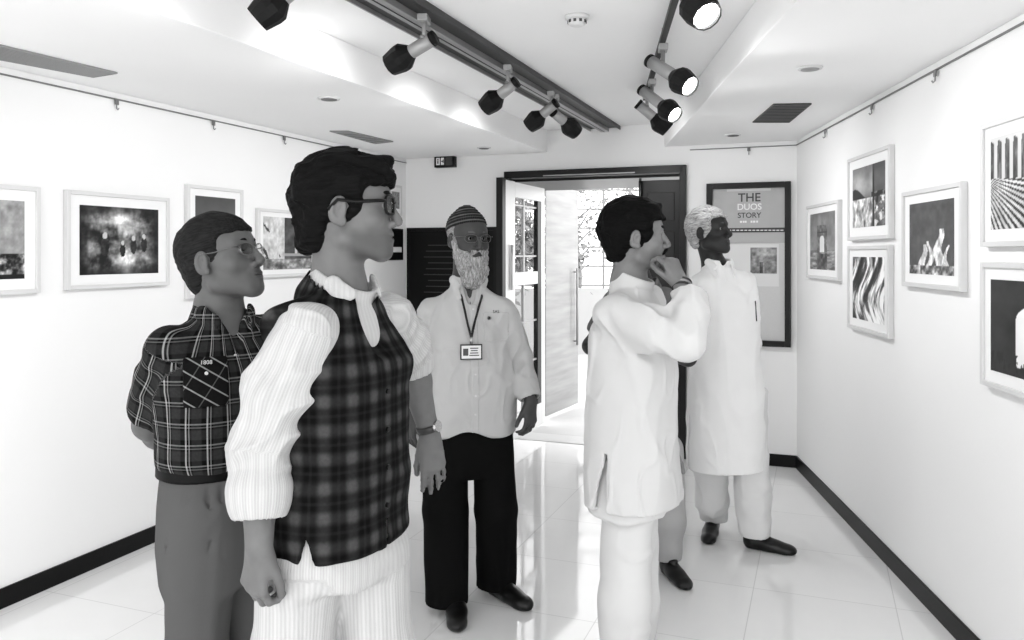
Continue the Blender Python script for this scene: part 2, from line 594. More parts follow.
def add_face_bits(H, root, eye_m, iris_m, brow_m, rr, brow_on=True, brow_t=0.0045):
    for s in (-1, 1):
        mb = MB()
        c = H.w(0.031 * s, 0.0715, -0.001)
        _sphere(mb, c, 0.0122 * H.s, 0)
        _sphere(mb, c + 0.0074 * H.s * H.R[1], 0.0062 * H.s, 1)
        mb.build('eye', [eye_m, iris_m], root, True, rr)
    if brow_on:
        for s in (-1, 1):
            mb = MB()
            pts = [H.w(0.011 * s, 0.0925, 0.0205), H.w(0.024 * s, 0.0905, 0.0255), H.w(0.038 * s, 0.082, 0.0255), H.w(0.050 * s, 0.069, 0.020)]
            mb.tube(pts, [brow_t, brow_t * 1.2, brow_t, brow_t * 0.5], 6)
            mb.build('eyebrow', brow_m, root, True, rr)

def _sphere(mb, c, r, mi=0, n=14, m=9):
    vs, fs = [], []
    for i in range(m + 1):
        th = PI * i / m
        for j in range(n):
            ph = 2 * PI * j / n
            vs.append(c + r * V(math.sin(th) * math.cos(ph), math.sin(th) * math.sin(ph), math.cos(th)))
    for i in range(m):
        for j in range(n):
            fs.append((i * n + j, (i + 1) * n + j, (i + 1) * n + (j + 1) % n, i * n + (j + 1) % n))
    mb.add(vs, fs, mi)

def hand(F, w, d, dorsal, side, curl=(25, 30, 20), spread=3, sc=1.0, thumb=(0.6, 0.75, -0.25), thumb_curl=0.3, each=None):
    """side +1 = right hand. curl degrees per joint."""
    d = unit(d); n = unit(np.asarray(dorsal, float) - d * float(np.dot(dorsal, d)))
    t = -side * np.cross(d, n)
    L = lambda x, y, z: w + sc * (x * t + y * d + z * n)
    # palm
    F.add(p_cone(w - 0.02 * d, L(0, 0.025, 0), 0.023 * sc, 0.026 * sc, n, 0.72), 0.02)
    roots = [(0.028, 0.088), (0.0085, 0.093), (-0.0105, 0.089), (-0.028, 0.080)]
    for (x, y) in roots:
        F.add(p_cone(L(x * 0.55, 0.02, -0.002), L(x, y, 0), 0.0155 * sc, 0.0115 * sc, n, 0.9), 0.012)
    F.add(p_ell(L(0.018, 0.035, -0.012), V(0.017, 0.028, 0.013) * sc, np.array([t, d, n])), 0.012)
    F.add(p_ell(L(-0.020, 0.040, -0.010), V(0.013, 0.030, 0.012) * sc, np.array([t, d, n])), 0.012)
    lens = [0.071, 0.079, 0.073, 0.058]
    for i, (x, y) in enumerate(roots):
        c = curl if each is None else each[i]
        ang, p = 0.0, L(x, y, 0)
        sp = math.radians(spread) * (1.3 - i) * 1.0
        dd = unit(d + math.tan(sp) * t)
        r = 0.0093 if i < 3 else 0.0082
        for k, fr in enumerate((0.46, 0.30, 0.24)):
            ang += math.radians(c[k])
            q = p + sc * lens[i] * fr * (math.cos(ang) * dd - math.sin(ang) * n)
            F.add(p_cone(p, q, (r - 0.0008 * k) * sc, (r - 0.0008 * (k + 1)) * sc), 0.0025 if k else 0.004)
            p = q
    tx, ty, tz = thumb
    p0 = L(0.018, 0.018, -0.004); td = unit(tx * t + ty * d + tz * n)
    p1 = p0 + 0.040 * sc * td
    td2 = unit(td + thumb_curl * (d - 0.35 * t - 0.3 * n)); p2 = p1 + 0.032 * sc * td2
    td3 = unit(td2 + thumb_curl * (d - 0.6 * t - 0.3 * n)); p3 = p2 + 0.026 * sc * td3
    F.add(p_cone(p0, p1, 0.0155 * sc, 0.0120 * sc), 0.012)
    F.add(p_cone(p1, p2, 0.0112 * sc, 0.0100 * sc), 0.003)
    F.add(p_cone(p2, p3, 0.0100 * sc, 0.0082 * sc), 0.003)

def chain(F, pts, rs, k=0.03, u=None, ratio=1.0):
    for i in range(len(pts) - 1):
        F.add(p_cone(pts[i], pts[i + 1], rs[i], rs[i + 1], u, ratio), k if i or k < 0.03 else k)

def arm_skin(F, S, E, W):
    F.add(p_cone(S, E, 0.038, 0.038), 0.015)
    m = E + (W - E) * 0.3
    F.add(p_cone(E, m, 0.039, 0.041), 0.02)
    F.add(p_cone(m, W, 0.040, 0.025), 0.02)

def folds(F, amp, fx, fy, fz, amp2=0.0, s2=(60, 60, 60), off=0.0, mask=None):
    def fn(x, y, z, d):
        wob = 0.6 * vnoise(x * 5 + off, y * 5, z * 5)
        v = vnoise(x * fx + wob + off, y * fy + wob, z * fz + wob)
        r = amp * 2 * (np.abs(v * 2) - 0.35)
        if amp2: r = r + amp2 * 2 * vnoise(x * s2[0] + off, y * s2[1], z * s2[2])
        if mask is not None: r = r * mask(x, y, z)
        return d + r
    return F.mod(fn)

def arm_folds(F, A, B, amp, freq=30.0, off=0.0, tw=0.8):
    """creases wrapping around a limb from A to B, strongest near B"""
    A, B = np.asarray(A, float), np.asarray(B, float)
    ab = B - A; L = np.linalg.norm(ab); ab = ab / L
    u = unit(np.cross(ab, V(0.3, 1, 0.2))); v = np.cross(ab, u)
    def fn(x, y, z, d):
        qx, qy, qz = x - A[0], y - A[1], z - A[2]
        t = qx * ab[0] + qy * ab[1] + qz * ab[2]
        a = qx * u[0] + qy * u[1] + qz * u[2]
        b = qx * v[0] + qy * v[1] + qz * v[2]
        rad = np.sqrt(a * a + b * b)
        m = np.clip((t + 0.03) / 0.05, 0, 1) * np.clip((L + 0.03 - t) / 0.04, 0, 1) * np.clip((0.13 - rad) / 0.03, 0, 1)
        w = vnoise(t * freq + tw * a * freq + off, a * 14 + off, b * 14)
        return d + m * amp * 2 * (np.abs(2 * w) - 0.35)
    return F.mod(fn)

def torso_pat(o, yaw, R=0.17, arms=(), lim=0.085):
    yw = math.radians(yaw)
    fw = V(math.cos(yw), math.sin(yw)); rt = V(math.sin(yw), -math.cos(yw))
    def f(x, y, z):
        dx, dy = x - o[0], y - o[1]
        lx, ly = dx * rt[0] + dy * rt[1], dx * fw[0] + dy * fw[1]
        u = np.arctan2(lx, ly) * R
        out = np.stack([u, z, np.zeros_like(z)], 1)
        for segs, lm in arms:
            best = np.full(len(x), 9.0); uu = np.zeros(len(x)); vv = np.zeros(len(x)); acc = 0.0
            for (A, B) in segs:
                A, B = np.asarray(A, float), np.asarray(B, float)
                ab = B - A; L = np.linalg.norm(ab); ab = ab / L
                e1 = unit(np.cross(ab, V(0.25, 1, 0.1))); e2 = np.cross(ab, e1)
                qx, qy, qz = x - A[0], y - A[1], z - A[2]
                t = qx * ab[0] + qy * ab[1] + qz * ab[2]
                tc = np.clip(t, 0, L)
                dist = np.sqrt((qx - tc * ab[0]) ** 2 + (qy - tc * ab[1]) ** 2 + (qz - tc * ab[2]) ** 2)
                a = qx * e1[0] + qy * e1[1] + qz * e1[2]
                b = qx * e2[0] + qy * e2[1] + qz * e2[2]
                m = (dist < best) & ((t > -.004) | (acc > 0))
                best = np.where(m, dist, best); uu = np.where(m, np.arctan2(b, a) * 0.065, uu); vv = np.where(m, t + acc, vv)
                acc += L
            m = best < lm
            out[m, 0] = uu[m]; out[m, 1] = vv[m]
        return out
    return f

def shoe(name, heel, toe, mat, root, rr, w=1.0, laces=False, sole_m=None):
    heel, toe = np.asarray(heel, float), np.asarray(toe, float)
    L = np.linalg.norm(toe - heel); fw = (toe - heel) / L
    rt = V(fw[1], -fw[0], 0); up = V(0, 0, 1)
    R = np.array([rt, fw, up]); sc = L / 0.29
    w_ = lambda x, y, z: heel + sc * (x * w * rt + y * fw + z * up)
    e = lambda c, r: p_ell(w_(*c), V(r[0] * w, r[1], r[2]) * sc, R)
    F = Field(np.minimum(heel, toe) - V(.08, .08, -.0) , np.maximum(heel, toe) + V(.08, .08, .16), 0.0045)
    F.add(e((0, .225, .022), (.040, .066, .034)), 0)
    F.add(e((0, .150, .032), (.044, .075, .040)), 0.02)
    F.add(e((0, .085, .045), (.036, .070, .050)), 0.02)
    F.add(e((0, .040, .045), (.034, .042, .055)), 0.02)
    F.add(p_cone(w_(0, .05, .012), w_(0, .235, .012), .036 * sc, .042 * sc, up, 0.34), 0.004)
    F.add(e((0, .10, .088), (.026, .04, .016)), 0.008)
    F.cut(e((0, .050, .112), (.026, .040, .032)), 0.006)
    F.cut(p_cone(w_(-.06, .100, -.005), w_(.06, .100, -.005), .010 * sc, .010 * sc), 0.004)
    F.cut(p_cone(w_(-.07, .06, .0235), w_(.07, .06, .0235), .0, .0), 0.0)
    F.plane((0, 0, -1), (0, 0, 0.002))
    o = sculpt(name, F, mat, root, rr)
    return o

def glasses(H, root, rr, frame_m, lens_m, thick=0.0018, w=0.027, h=0.018, y0=0.098, z0=-0.001, square=2.5, temple=0.0018):
    mb = MB()
    for s in (-1, 1):
        pts = []
        for i in range(25):
            a = 2 * PI * i / 24
            cx, cz = math.cos(a), math.sin(a)
            k = (abs(cx) ** square + abs(cz) ** square) ** (-1 / square)
            x = 0.034 * s + w * cx * k; z = z0 + h * cz * k
            pts.append(H.w(x, y0 - 3.2 * x * x, z))
        mb.tube(pts, thick, 6, cap=False)
        mb.tube([H.w(0.061 * s, y0 - 0.012, z0 + 0.008), H.w(0.074 * s, y0 - 0.022, z0 + 0.008), H.w(0.079 * s, 0.03, z0 + 0.007), H.w(0.082 * s, -0.008, z0 + 0.012), H.w(0.081 * s, -0.028, z0 - 0.008)], temple, 6)
    mb.tube([H.w(-0.009, y0 - 0.001, z0 + 0.004), H.w(0, y0 + 0.003, z0 + 0.007), H.w(0.009, y0 - 0.001, z0 + 0.004)], thick, 6)
    g = mb.build('glasses', frame_m, root, True, rr)
    for s in (-1, 1):
        mb = MB(); ring = []
        for i in range(20):
            a = 2 * PI * i / 20
            cx, cz = math.cos(a), math.sin(a)
            k = (abs(cx) ** square + abs(cz) ** square) ** (-1 / square)
            x = 0.034 * s + (w - 0.001) * cx * k; z = z0 + (h - 0.001) * cz * k
            ring.append((x, y0 - 3.2 * x * x, z))
        fr = [H.w(x, y + 0.0006, z) for x, y, z in ring]; bk = [H.w(x, y - 0.0006, z) for x, y, z in ring]
        n = len(ring)
        mb.add(fr + bk, [tuple(range(n)), tuple(range(n, 2 * n))[::-1]] + [(i, n + i, n + (i + 1) % n, (i + 1) % n) for i in range(n)])
        mb.build('lens', lens_m, g, False, rr)
    return g

def bbox(H, pad=0.0):
    return H.o - V(.15, .15, .19), H.o + V(.15, .15, .17)

def person(name, x, y, label, group=None):
    r = empty(name, (x, y, 0), label, 'person', group)
    return r, V(x, y, 0)

def local(o, yaw):
    yw = math.radians(yaw)
    fw = V(math.cos(yw), math.sin(yw), 0); rt = V(math.sin(yw), -math.cos(yw), 0)
    return lambda r, f, z: V(o[0], o[1], 0) + r * rt + f * fw + V(0, 0, z)

def hairfield(H, h=0.004):
    lo, hi = bbox(H)
    return Field(lo, hi, h)

def strands(F, H, amp=0.003, amp2=0.006):
    def fn(x, y, z, d):
        a, b, c = H.loc(x, y, z)
        return d + amp * 2 * vnoise(a * 160, b * 22 + c * 20, c * 120) + amp2 * 2 * vnoise(a * 38 + 5, b * 30, c * 38)
    return F.mod(fn)

def hair_pat(H):
    return lambda x, y, z: np.stack(H.loc(x, y, z), 1)

def short_hair(H, mat, root, rr, vol=0.010, hairline=0.066, front=0.048, burn=-0.030, nape=-0.085, top=0.0, amp=0.002, amp2=0.004, h=0.0035, extra=(), ear_c=True):
    """hair cap: skull inflated by vol, cut free of the face, the ears and the neck"""
    F = hairfield(H, h)
    F.add(H.ell((0, -0.016, 0.032), (0.074 + vol, 0.096 + vol, 0.086 + vol + top)), 0)
    F.add(H.ell((0, 0.020, 0.045), (0.066 + vol, 0.066 + vol, 0.058 + vol + top)), 0.02)
    F.add(H.ell((0, -0.052, -0.025), (0.058 + vol * 0.5, 0.050 + vol * 0.6, 0.070)), 0.02)
    for c, r in extra:
        F.add(H.ell(c, r), 0.015)
    F.cut(H.box((0, front + 0.15, -0.10 + hairline), (0.13, 0.15, 0.10), 0.02), 0.012)
    F.cut(H.box((0, 0.165, -0.15 + burn), (0.13, 0.15, 0.15), 0.005), 0.006)
    F.cut(H.box((0, -0.02 + 0.0, -0.15 + nape), (0.14, 0.2, 0.15), 0.005), 0.01)
    F.cut(H.box((0, 0.110, -0.145), (0.13, 0.135, 0.10), 0.01), 0.01)
    if ear_c:
        for s in (-1, 1):
            F.cut(H.ell((0.090 * s, -0.004, -0.018), (0.024, 0.022, 0.036)), 0.005)
    strands(F, H, amp, amp2)
    return sculpt('hair', F, mat, root, rr, pat=hair_pat(H))

def band(mb, c, axis, r, w, t=0.002, n=24, ratio=1.0, u=None, mi=0):
    """closed strap around a limb"""
    axis = unit(axis)
    a = unit(np.cross(axis, V(0.3, 0.2, 1)) if u is None else u); b = np.cross(axis, a)
    vs, fs = [], []
    for i in range(n):
        an = 2 * PI * i / n
        dr = math.cos(an) * a + math.sin(an) * b * ratio
        for rr, zz in ((r, -w), (r + t, -w), (r + t, w), (r, w)):
            vs.append(c + dr * rr + axis * zz)
    for i in range(n):
        j = (i + 1) % n
        for k in range(4):
            l = (k + 1) % 4
            fs.append((i * 4 + k, j * 4 + k, j * 4 + l, i * 4 + l))
    mb.add(vs, fs, mi)

def upper(F, o, yaw, secs, c, Sr, Sl, shrink=0.0, e=2.3, sr=0.052, k=0.03):
    """torso loft with shoulders rising to the neck point c"""
    yw = math.radians(yaw)
    rt = V(math.sin(yw), -math.cos(yw)); fw = V(math.cos(yw), math.sin(yw))
    d = V(c[0] - o[0], c[1] - o[1]); cx, cy = float(d @ rt), float(d @ fw)
    ss = [(z, x, y, rx - shrink, ry - shrink) for z, x, y, rx, ry in secs]
    ss += [(c[2] - .105, cx * .5, cy * .5, .150 - shrink, .100 - shrink), (c[2] - .06, cx * .8, cy * .8, .100 - shrink, .080 - shrink), (c[2] - .012, cx, cy, .064 - shrink * .7, .062 - shrink * .7)]
    F.add(p_loft(o, yw, ss, e), 0)
    for S in (Sr, Sl):
        F.add(p_cone(c - V(0, 0, .050), S + V(0, 0, -.004), .045 - shrink, sr - shrink), k)

def collar(F, c, ax, fw, rt, r=0.064, h=0.03, op=0.03, flap=True, vd=0.085, fl=0.055):
    ax = unit(ax)
    F.add(p_cone(c - ax * .025, c + ax * h, r + .015, r + .008), 0.006)
    e1 = unit(np.cross(ax, V(0, 1, .01))); e2 = np.cross(ax, e1)
    F.cut(p_box(c + ax * (h + .025), (r + .03, r + .03, .025), np.array([e1, e2, ax]), .001), 0.002)
    F.cut(p_cone(c - ax * .01, c + ax * (h + .10), r - .001, r + .002), 0.002)
    F.cut(p_cone(c + ax * (h + .01) + fw * (r + .01), c + fw * (r + .030) - V(0, 0, vd), op, .003), 0.004)
    if flap:
        for s in (1, -1):
            n = unit(s * rt * .7 + fw * .7 + V(0, 0, .3))
            q = surf_z(F, c + s * rt * .048 + fw * .3 - V(0, 0, fl), -fw) + fw * .003
            a_ = c + s * rt * (r * .92 + .012) + fw * .030 + ax * h * .35
            F.add(p_cone(a_, q, .020, .011, n, .42), 0.002)
            F.add(p_cone(a_, q * .35 + a_ * .65 - s * rt * .012 + fw * .018, .018, .014, n, .42), 0.002)

def surf_z(F, p, d, far=0.4):
    """walk from p along d until the field is entered; returns the point on the surface"""
    t = 0.0
    p = np.asarray(p, float); d = unit(d)
    while t < far:
        q = p + d * t
        i = [int(np.clip(np.searchsorted(F.ax[a], q[a]), 1, len(F.ax[a]) - 1)) for a in range(3)]
        if F.d[i[0], i[1], i[2]] < 0:
            return q
        t += 0.002
    return p + d * far * 0.5


def wrinkle(F, amp, sx, sy, sz, off=0.0, width=0.07, mask=None):
    """sharp raised creases in cloth"""
    def fn(x, y, z, d):
        w = 0.5 * vnoise(x * 6 + off, y * 6, z * 6)
        n = vnoise(x * sx + w + off, y * sy + w, z * sz - w)
        g = np.clip(vnoise(x * sx * .45 + off + 7, y * sy * .45, z * sz * .6) * 3 + .6, 0, 1)
        r = amp * g * (np.exp(-(n / width) ** 2) - .25)
        if mask is not None: r = r * mask(x, y, z)
        return d - r
    return F.mod(fn)
def text_obj(s, pos, xdir, ydir, size, mat, parent=None, rr=(0, 0, 0), name='lettering', ext=0.0008, bold=0.0, align='CENTER'):
    cu = bpy.data.curves.new('txt', 'FONT')
    cu.body = s; cu.size = size; cu.extrude = ext; cu.offset = bold
    cu.align_x = align; cu.align_y = 'CENTER'
    o = bpy.data.objects.new('txt', cu); COL.objects.link(o)
    dg = bpy.context.evaluated_depsgraph_get()
    me = bpy.data.meshes.new_from_object(o.evaluated_get(dg))
    bpy.data.objects.remove(o); bpy.data.curves.remove(cu)
    x, y = unit(xdir), unit(ydir); z = np.cross(x, y)
    co = np.empty(len(me.vertices) * 3, np.float32); me.vertices.foreach_get('co', co); co = co.reshape(-1, 3)
    w = np.asarray(pos) - np.asarray(rr) + co[:, :1] * x + co[:, 1:2] * y + co[:, 2:] * z
    me.vertices.foreach_set('co', w.astype(np.float32).ravel())
    me.materials.clear(); me.materials.append(mat); me.name = name
    me.update()
    t = bpy.data.objects.new(name, me); COL.objects.link(t)
    if parent is not None: t.parent = parent
    return t
# ---------------------------------------------------------------- materials for people
M_eye = plain('eye_white', 0.30, 0.2)
M_iris = plain('iris_dark', 0.012, 0.15)
M_blackhair = hairmat('black_hair', 0.0015, 0.005)
M_brow = plain('brow_hair', 0.006, 0.8, spec=.05)
M_lens, _nt, _b = new_mat('spectacle_glass')
_b.inputs['Transmission Weight'].default_value = 1.0
_b.inputs['Roughness'].default_value = 0.02
_b.inputs['IOR'].default_value = 1.05
M_frame_black = plain('black_acetate', 0.004, 0.35, spec=.15)
M_frame_metal = plain('thin_metal_frame', 0.12, 0.3, 0.8)
M_shoe = plain('black_shoe_leather', 0.006, 0.3, noise=0.3, nscale=60, spec=.3)
M_button = plain('pale_button', 0.55, 0.35)
M_steel = plain('steel', 0.5, 0.25, 1.0)

def dots(name, centers, n, r, mat, root, rr, t=0.0015):
    """small flat buttons, each an object"""
    for c, nn in zip(centers, n):
        nn = unit(nn); a = unit(np.cross(nn, V(0, 0.1, 1))); b = np.cross(nn, a)
        mb = MB(); k = 14; vs = []
        for s in (-t, t):
            for i in range(k):
                an = 2 * PI * i / k
                vs.append(c + nn * s + r * (math.cos(an) * a + math.sin(an) * b))
        mb.add(vs, [tuple(range(k))[::-1], tuple(range(k, 2 * k))] + [(i, (i + 1) % k, k + (i + 1) % k, k + i) for i in range(k)])
        mb.build(name, mat, root, False, rr)

# ================================================================ man in the plaid vest (foreground)
def man_vest():
    Y = 1.75
    o = V(-0.380, 1.75); yaw = -27
    root, rr = person('person', o[0], o[1], 'man with thick black hair and black glasses in a dark plaid vest over white kurta')
    L = local(o, yaw)
    H = Head(347, 207, Y, 4, 2)
    sk = skin('skin_medium', 0.118)
    neck = P(338, 292, 1.76); C = P(342, 286, 1.755); cax = unit(V(.42, -.12, .88))
    Sr, Er, Wr = P(306, 330, 1.62), P(260, 448, 1.60), P(259, 546, 1.56)
    Sl, El, Wl = P(388, 318, 1.92), P(409, 356, 2.10), P(430, 436, 2.13)
    F = Field(V(-.68, 1.40, 0), V(-.05, 2.30, 1.80), 0.008, [(H.o - V(.12, .11, .16), H.o + V(.13, .11, .14), 0.0026), (Wr - V(.09, .10, .17), Wr + V(.07, .10, .04), 0.003)])
    sculpt_head(F, H, neck=neck, neck_r=0.052, lips=1.25, nose=1.05)
    upper(F, o, yaw, [(0.86, 0, 0, .15, .10), (1.0, 0, 0, .145, .09), (1.3, 0, 0, .15, .09)], C, Sr, Sl, .022)
    arm_skin(F, Sr, Er, Wr); arm_skin(F, Sl, El, Wl)
    hand(F, Wr, V(-.12, -.02, -1), V(-.55, -.85, 0.1), +1, curl=(38, 50, 30), sc=0.93, thumb=(0.45, 0.85, -0.45), thumb_curl=0.5)
    hand(F, Wl, V(.10, .02, -1), V(.3, -.9, 0), -1, curl=(8, 16, 10), sc=0.95, thumb=(0.4, 0.9, -0.3))
    pr = [P(302, 560, 1.70), P(293, 650, 1.70), P(293, 800, 1.70), P(295, 905, 1.72)]
    pl = [P(368, 560, 1.80), P(377, 650, 1.80), P(378, 800, 1.80), P(378, 890, 1.84)]
    for s in (1, -1):
        q_ = pr if s == 1 else pl; h0, k0, a0 = q_[0], q_[2], q_[3] * 1.0
        chain(F, [h0, k0, a0], [.055, .04, .035]); F.add(p_cone(a0, V(a0[0], a0[1], .05), .035, .035), .02); F.add(p_cone(V(a0[0], a0[1], .045), V(a0[0], a0[1], .03) + .11 * (L(0, 1, 0) - L(0, 0, 0)), .035, .022), .03)
    sculpt('body', F, sk, root, rr, tone=head_tone(H, 0.75, stub=0.38))
    add_face_bits(H, root, M_eye, M_iris, M_brow, rr, brow_t=0.0055)
    short_hair(H, M_blackhair, root, rr, vol=0.012, hairline=0.040, front=0.042, burn=-0.048, nape=-0.100, top=0.0, amp=0.0035, amp2=0.009, h=0.003,
               extra=[((0, 0.062, 0.086), (0.060, 0.042, 0.026)), ((0, -0.070, -0.055), (.058, .045, .06)), ((0.02, 0.092, 0.072), (.03, .018, .022))])
    glasses(H, root, rr, M_frame_black, M_lens, 0.0034, 0.027, 0.020, y0=0.101, square=4, temple=0.0042)
    # ---- white kurta (collar + sleeves)
    white = cloth('white_crinkled_cotton', 0.46, stripe=0.14, sp=0.006, bump=0.4)
    F = Field(V(-.72, 1.40, .86), V(-.02, 2.28, 1.60), 0.0045, [(C - .13, C + .13, .003)])
    secs = [(0.965, 0, 0, .135, .100), (1.1, 0, 0, .135, .100), (1.3, 0, 0, .145, .100)]
    upper(F, o, yaw, secs, C, Sr, Sl, 0.006)
    mr = Sr * 0.5 + Er * 0.5
    chain(F, [Sr + V(.0, .0, -.005), mr + V(-.004, 0, 0), Er + V(.003, .0, -.0)], [.062, .073, .060], 0.02)
    cuffe = Er + (Wr - Er) * 0.50
    F.add(p_cone(Er, cuffe, .058, .052), 0.01)
    Fr = Field(V(-.72, 1.40, .86), V(-.02, 2.28, 1.60), 0.0045)
    ml = Sl * .4 + El * .6
    chain(F, [Sl, ml, El], [.06, .066, .062], 0.03)
    wrinkle(F, .004, 16, 16, 8, 3.0)
    arm_folds(F, Sr + V(0, 0, -.04), cuffe, 0.010, 17, 1.3, 0.6)
    arm_folds(F, Sl, El, 0.006, 18, 4.0)
    # rolled cuffs
    dr = unit(Wr - Er); dl = unit(Wl - El)
    F.plane(dr, cuffe + dr * 0.02) if False else None
    for c, dd, r in ((cuffe, dr, .058), (El + dl * .015, dl, .056)):
        c2 = c + dd * .012
        F.add(p_cone(c - dd * .018, c2, r + .004, r + .001), 0.004)
        F.add(p_cone(c - dd * .010, c - dd * .004, r + .007, r + .006), 0.006)
        F.cut(p_cone(c + dd * .030, c + dd * .12, r * .80, r * 1.1), 0.004)
    # collar
    nb = C; fwv = L(0, 1, 0) - L(0, 0, 0); rtv = L(1, 0, 0) - L(0, 0, 0)
    collar(F, C, cax, fwv, rtv, .063, .020, .024, True, .10, .05)
    sculpt('kurta', F, white, root, rr, pat=torso_pat(o, yaw, .16, [([(Sr, Er), (Er, Wr)], .10), ([(Sl, El), (El, Wl)], .09)]))
    # ---- vest
    vm = plaid('dark_blurred_plaid', 0.0025, [(0, .058, 0.0, .004, .015, .011), (1, .058, .02, .004, .015, .010), (0, .058, .029, .001, .004, .004), (1, .058, .049, .001, .004, .004)], cross=.026)
    F = Field(V(-.66, 1.42, .82), V(-.08, 2.05, 1.60), 0.0045)
    vs = [(0.925, .0, .0, .170, .138), (1.0, 0, 0, .164, .132), (1.12, 0, 0, .162, .128), (1.30, 0, .0, .182, .130)]
    upper(F, o, yaw, vs, C, L(.155, -.01, 1.40), L(-.155, -.01, 1.40), -.004, e=2.4, sr=.045)
    folds(F, 0.006, 5, 5, 7, 0.0015, (25, 25, 40), 2.0)
    wrinkle(F, .004, 8, 8, 10, 3.0)
    F.hollow(0.010, zmax=1.0)
    # arm holes, neck and V opening
    ax = L(1, 0, 0) - L(0, 0, 0)
    for s, S_ in ((1, Sr), (-1, Sl)):
        c = L(.205 * s, .005, 1.345)
        F.cut(p_ell(c, (.052, .080, .112), np.array([ax, L(0, 1, 0) - L(0, 0, 0), V(0, 0, 1)])), 0.008)
    F.add(p_cone(C - cax * .04, C - cax * .006, .088, .080), 0.01)
    F.cut(p_cone(C - cax * .0, C + cax * .12, .077, .088), 0.004)
    F.cut(p_ell(L(0, .150, 1.47), (.060, .09, .150), np.array([ax, L(0, 1, 0) - L(0, 0, 0), V(0, 0, 1)])), 0.006)
    F.cut(p_box(L(0, .16, .93), (.006, .08, .06), np.array([ax, L(0, 1, 0) - L(0, 0, 0), V(0, 0, 1)])), .004)
    # back-side vent
    for s in (1, -1):
        fwv = L(0, 1, 0) - L(0, 0, 0)
        vc = L(.160 * s, .050, .915)
        F.cut(p_cone(vc, vc + V(0, 0, .075), .022, .001, V(0, 0, 1), 1.0), .003)
    sculpt('vest', F, vm, root, rr, pat=torso_pat(o, yaw, .165))
    dots('button', [L(0.004, .118, z) + 0 * ax for z in (1.26, 1.18, 1.10, 1.02)], [L(0, 1, 0) - L(0, 0, 0)] * 4, .006, M_frame_black, root, rr, .02)
    # ---- white loose trousers
    tw = cloth('white_kurta_trousers', 0.47, stripe=0.14, sp=0.006, bump=0.4)
    F = Field(V(-.72, 1.42, .10), V(.02, 2.10, 1.02), 0.007)
    c = L(0, 0, 0)
    F.add(p_loft(o, math.radians(yaw), [(.855, 0, 0, .150, .120), (.9, 0, 0, .160, .125), (1.0, 0, 0, .15, .11)], e=2.2), 0)
    pr = [P(302, 560, 1.70), P(293, 650, 1.70), P(293, 800, 1.70), P(295, 905, 1.72)]
    pl = [P(368, 560, 1.80), P(377, 650, 1.80), P(378, 800, 1.80), P(378, 890, 1.84)]
    chain(F, pr, [.092, .080, .078, .07], 0.03)
    chain(F, pl, [.092, .080, .078, .07], 0.03)
    folds(F, 0.008, 9, 9, 1.6, 0.001, (60, 60, 8), 5.5)
    F.plane((0, 0, -1), (0, 0, .14))
    sculpt('trousers', F, tw, root, rr, pat=torso_pat(o, yaw, .17, [([(pr[0], pr[3])], .13), ([(pl[0], pl[3])], .13)]))
    for s in (1, -1):
        a0 = (pr if s == 1 else pl)[3]; h_ = V(a0[0], a0[1], 0) - .05 * fwv; shoe('shoe', h_, h_ + .27 * fwv + .02 * s * rtv, M_shoe, root, rr)
    # wristwatch
    mb = MB(); dl = unit(Wl - El); wp = Wl - dl * .025
    band(mb, wp, dl, .0285, .009, .003)
    wt = mb.build('wristwatch', plain('dark_watch_strap', .02, .4), root, True, rr)
    mb = MB(); f = wp + unit(V(.9, -.5, .2)) * .032
    mb.tube([f - unit(V(.9, -.5, .2)) * .004, f + unit(V(.9, -.5, .2)) * .004], .0155, 18)
    mb.build('watch_face', M_steel, wt, False, rr)

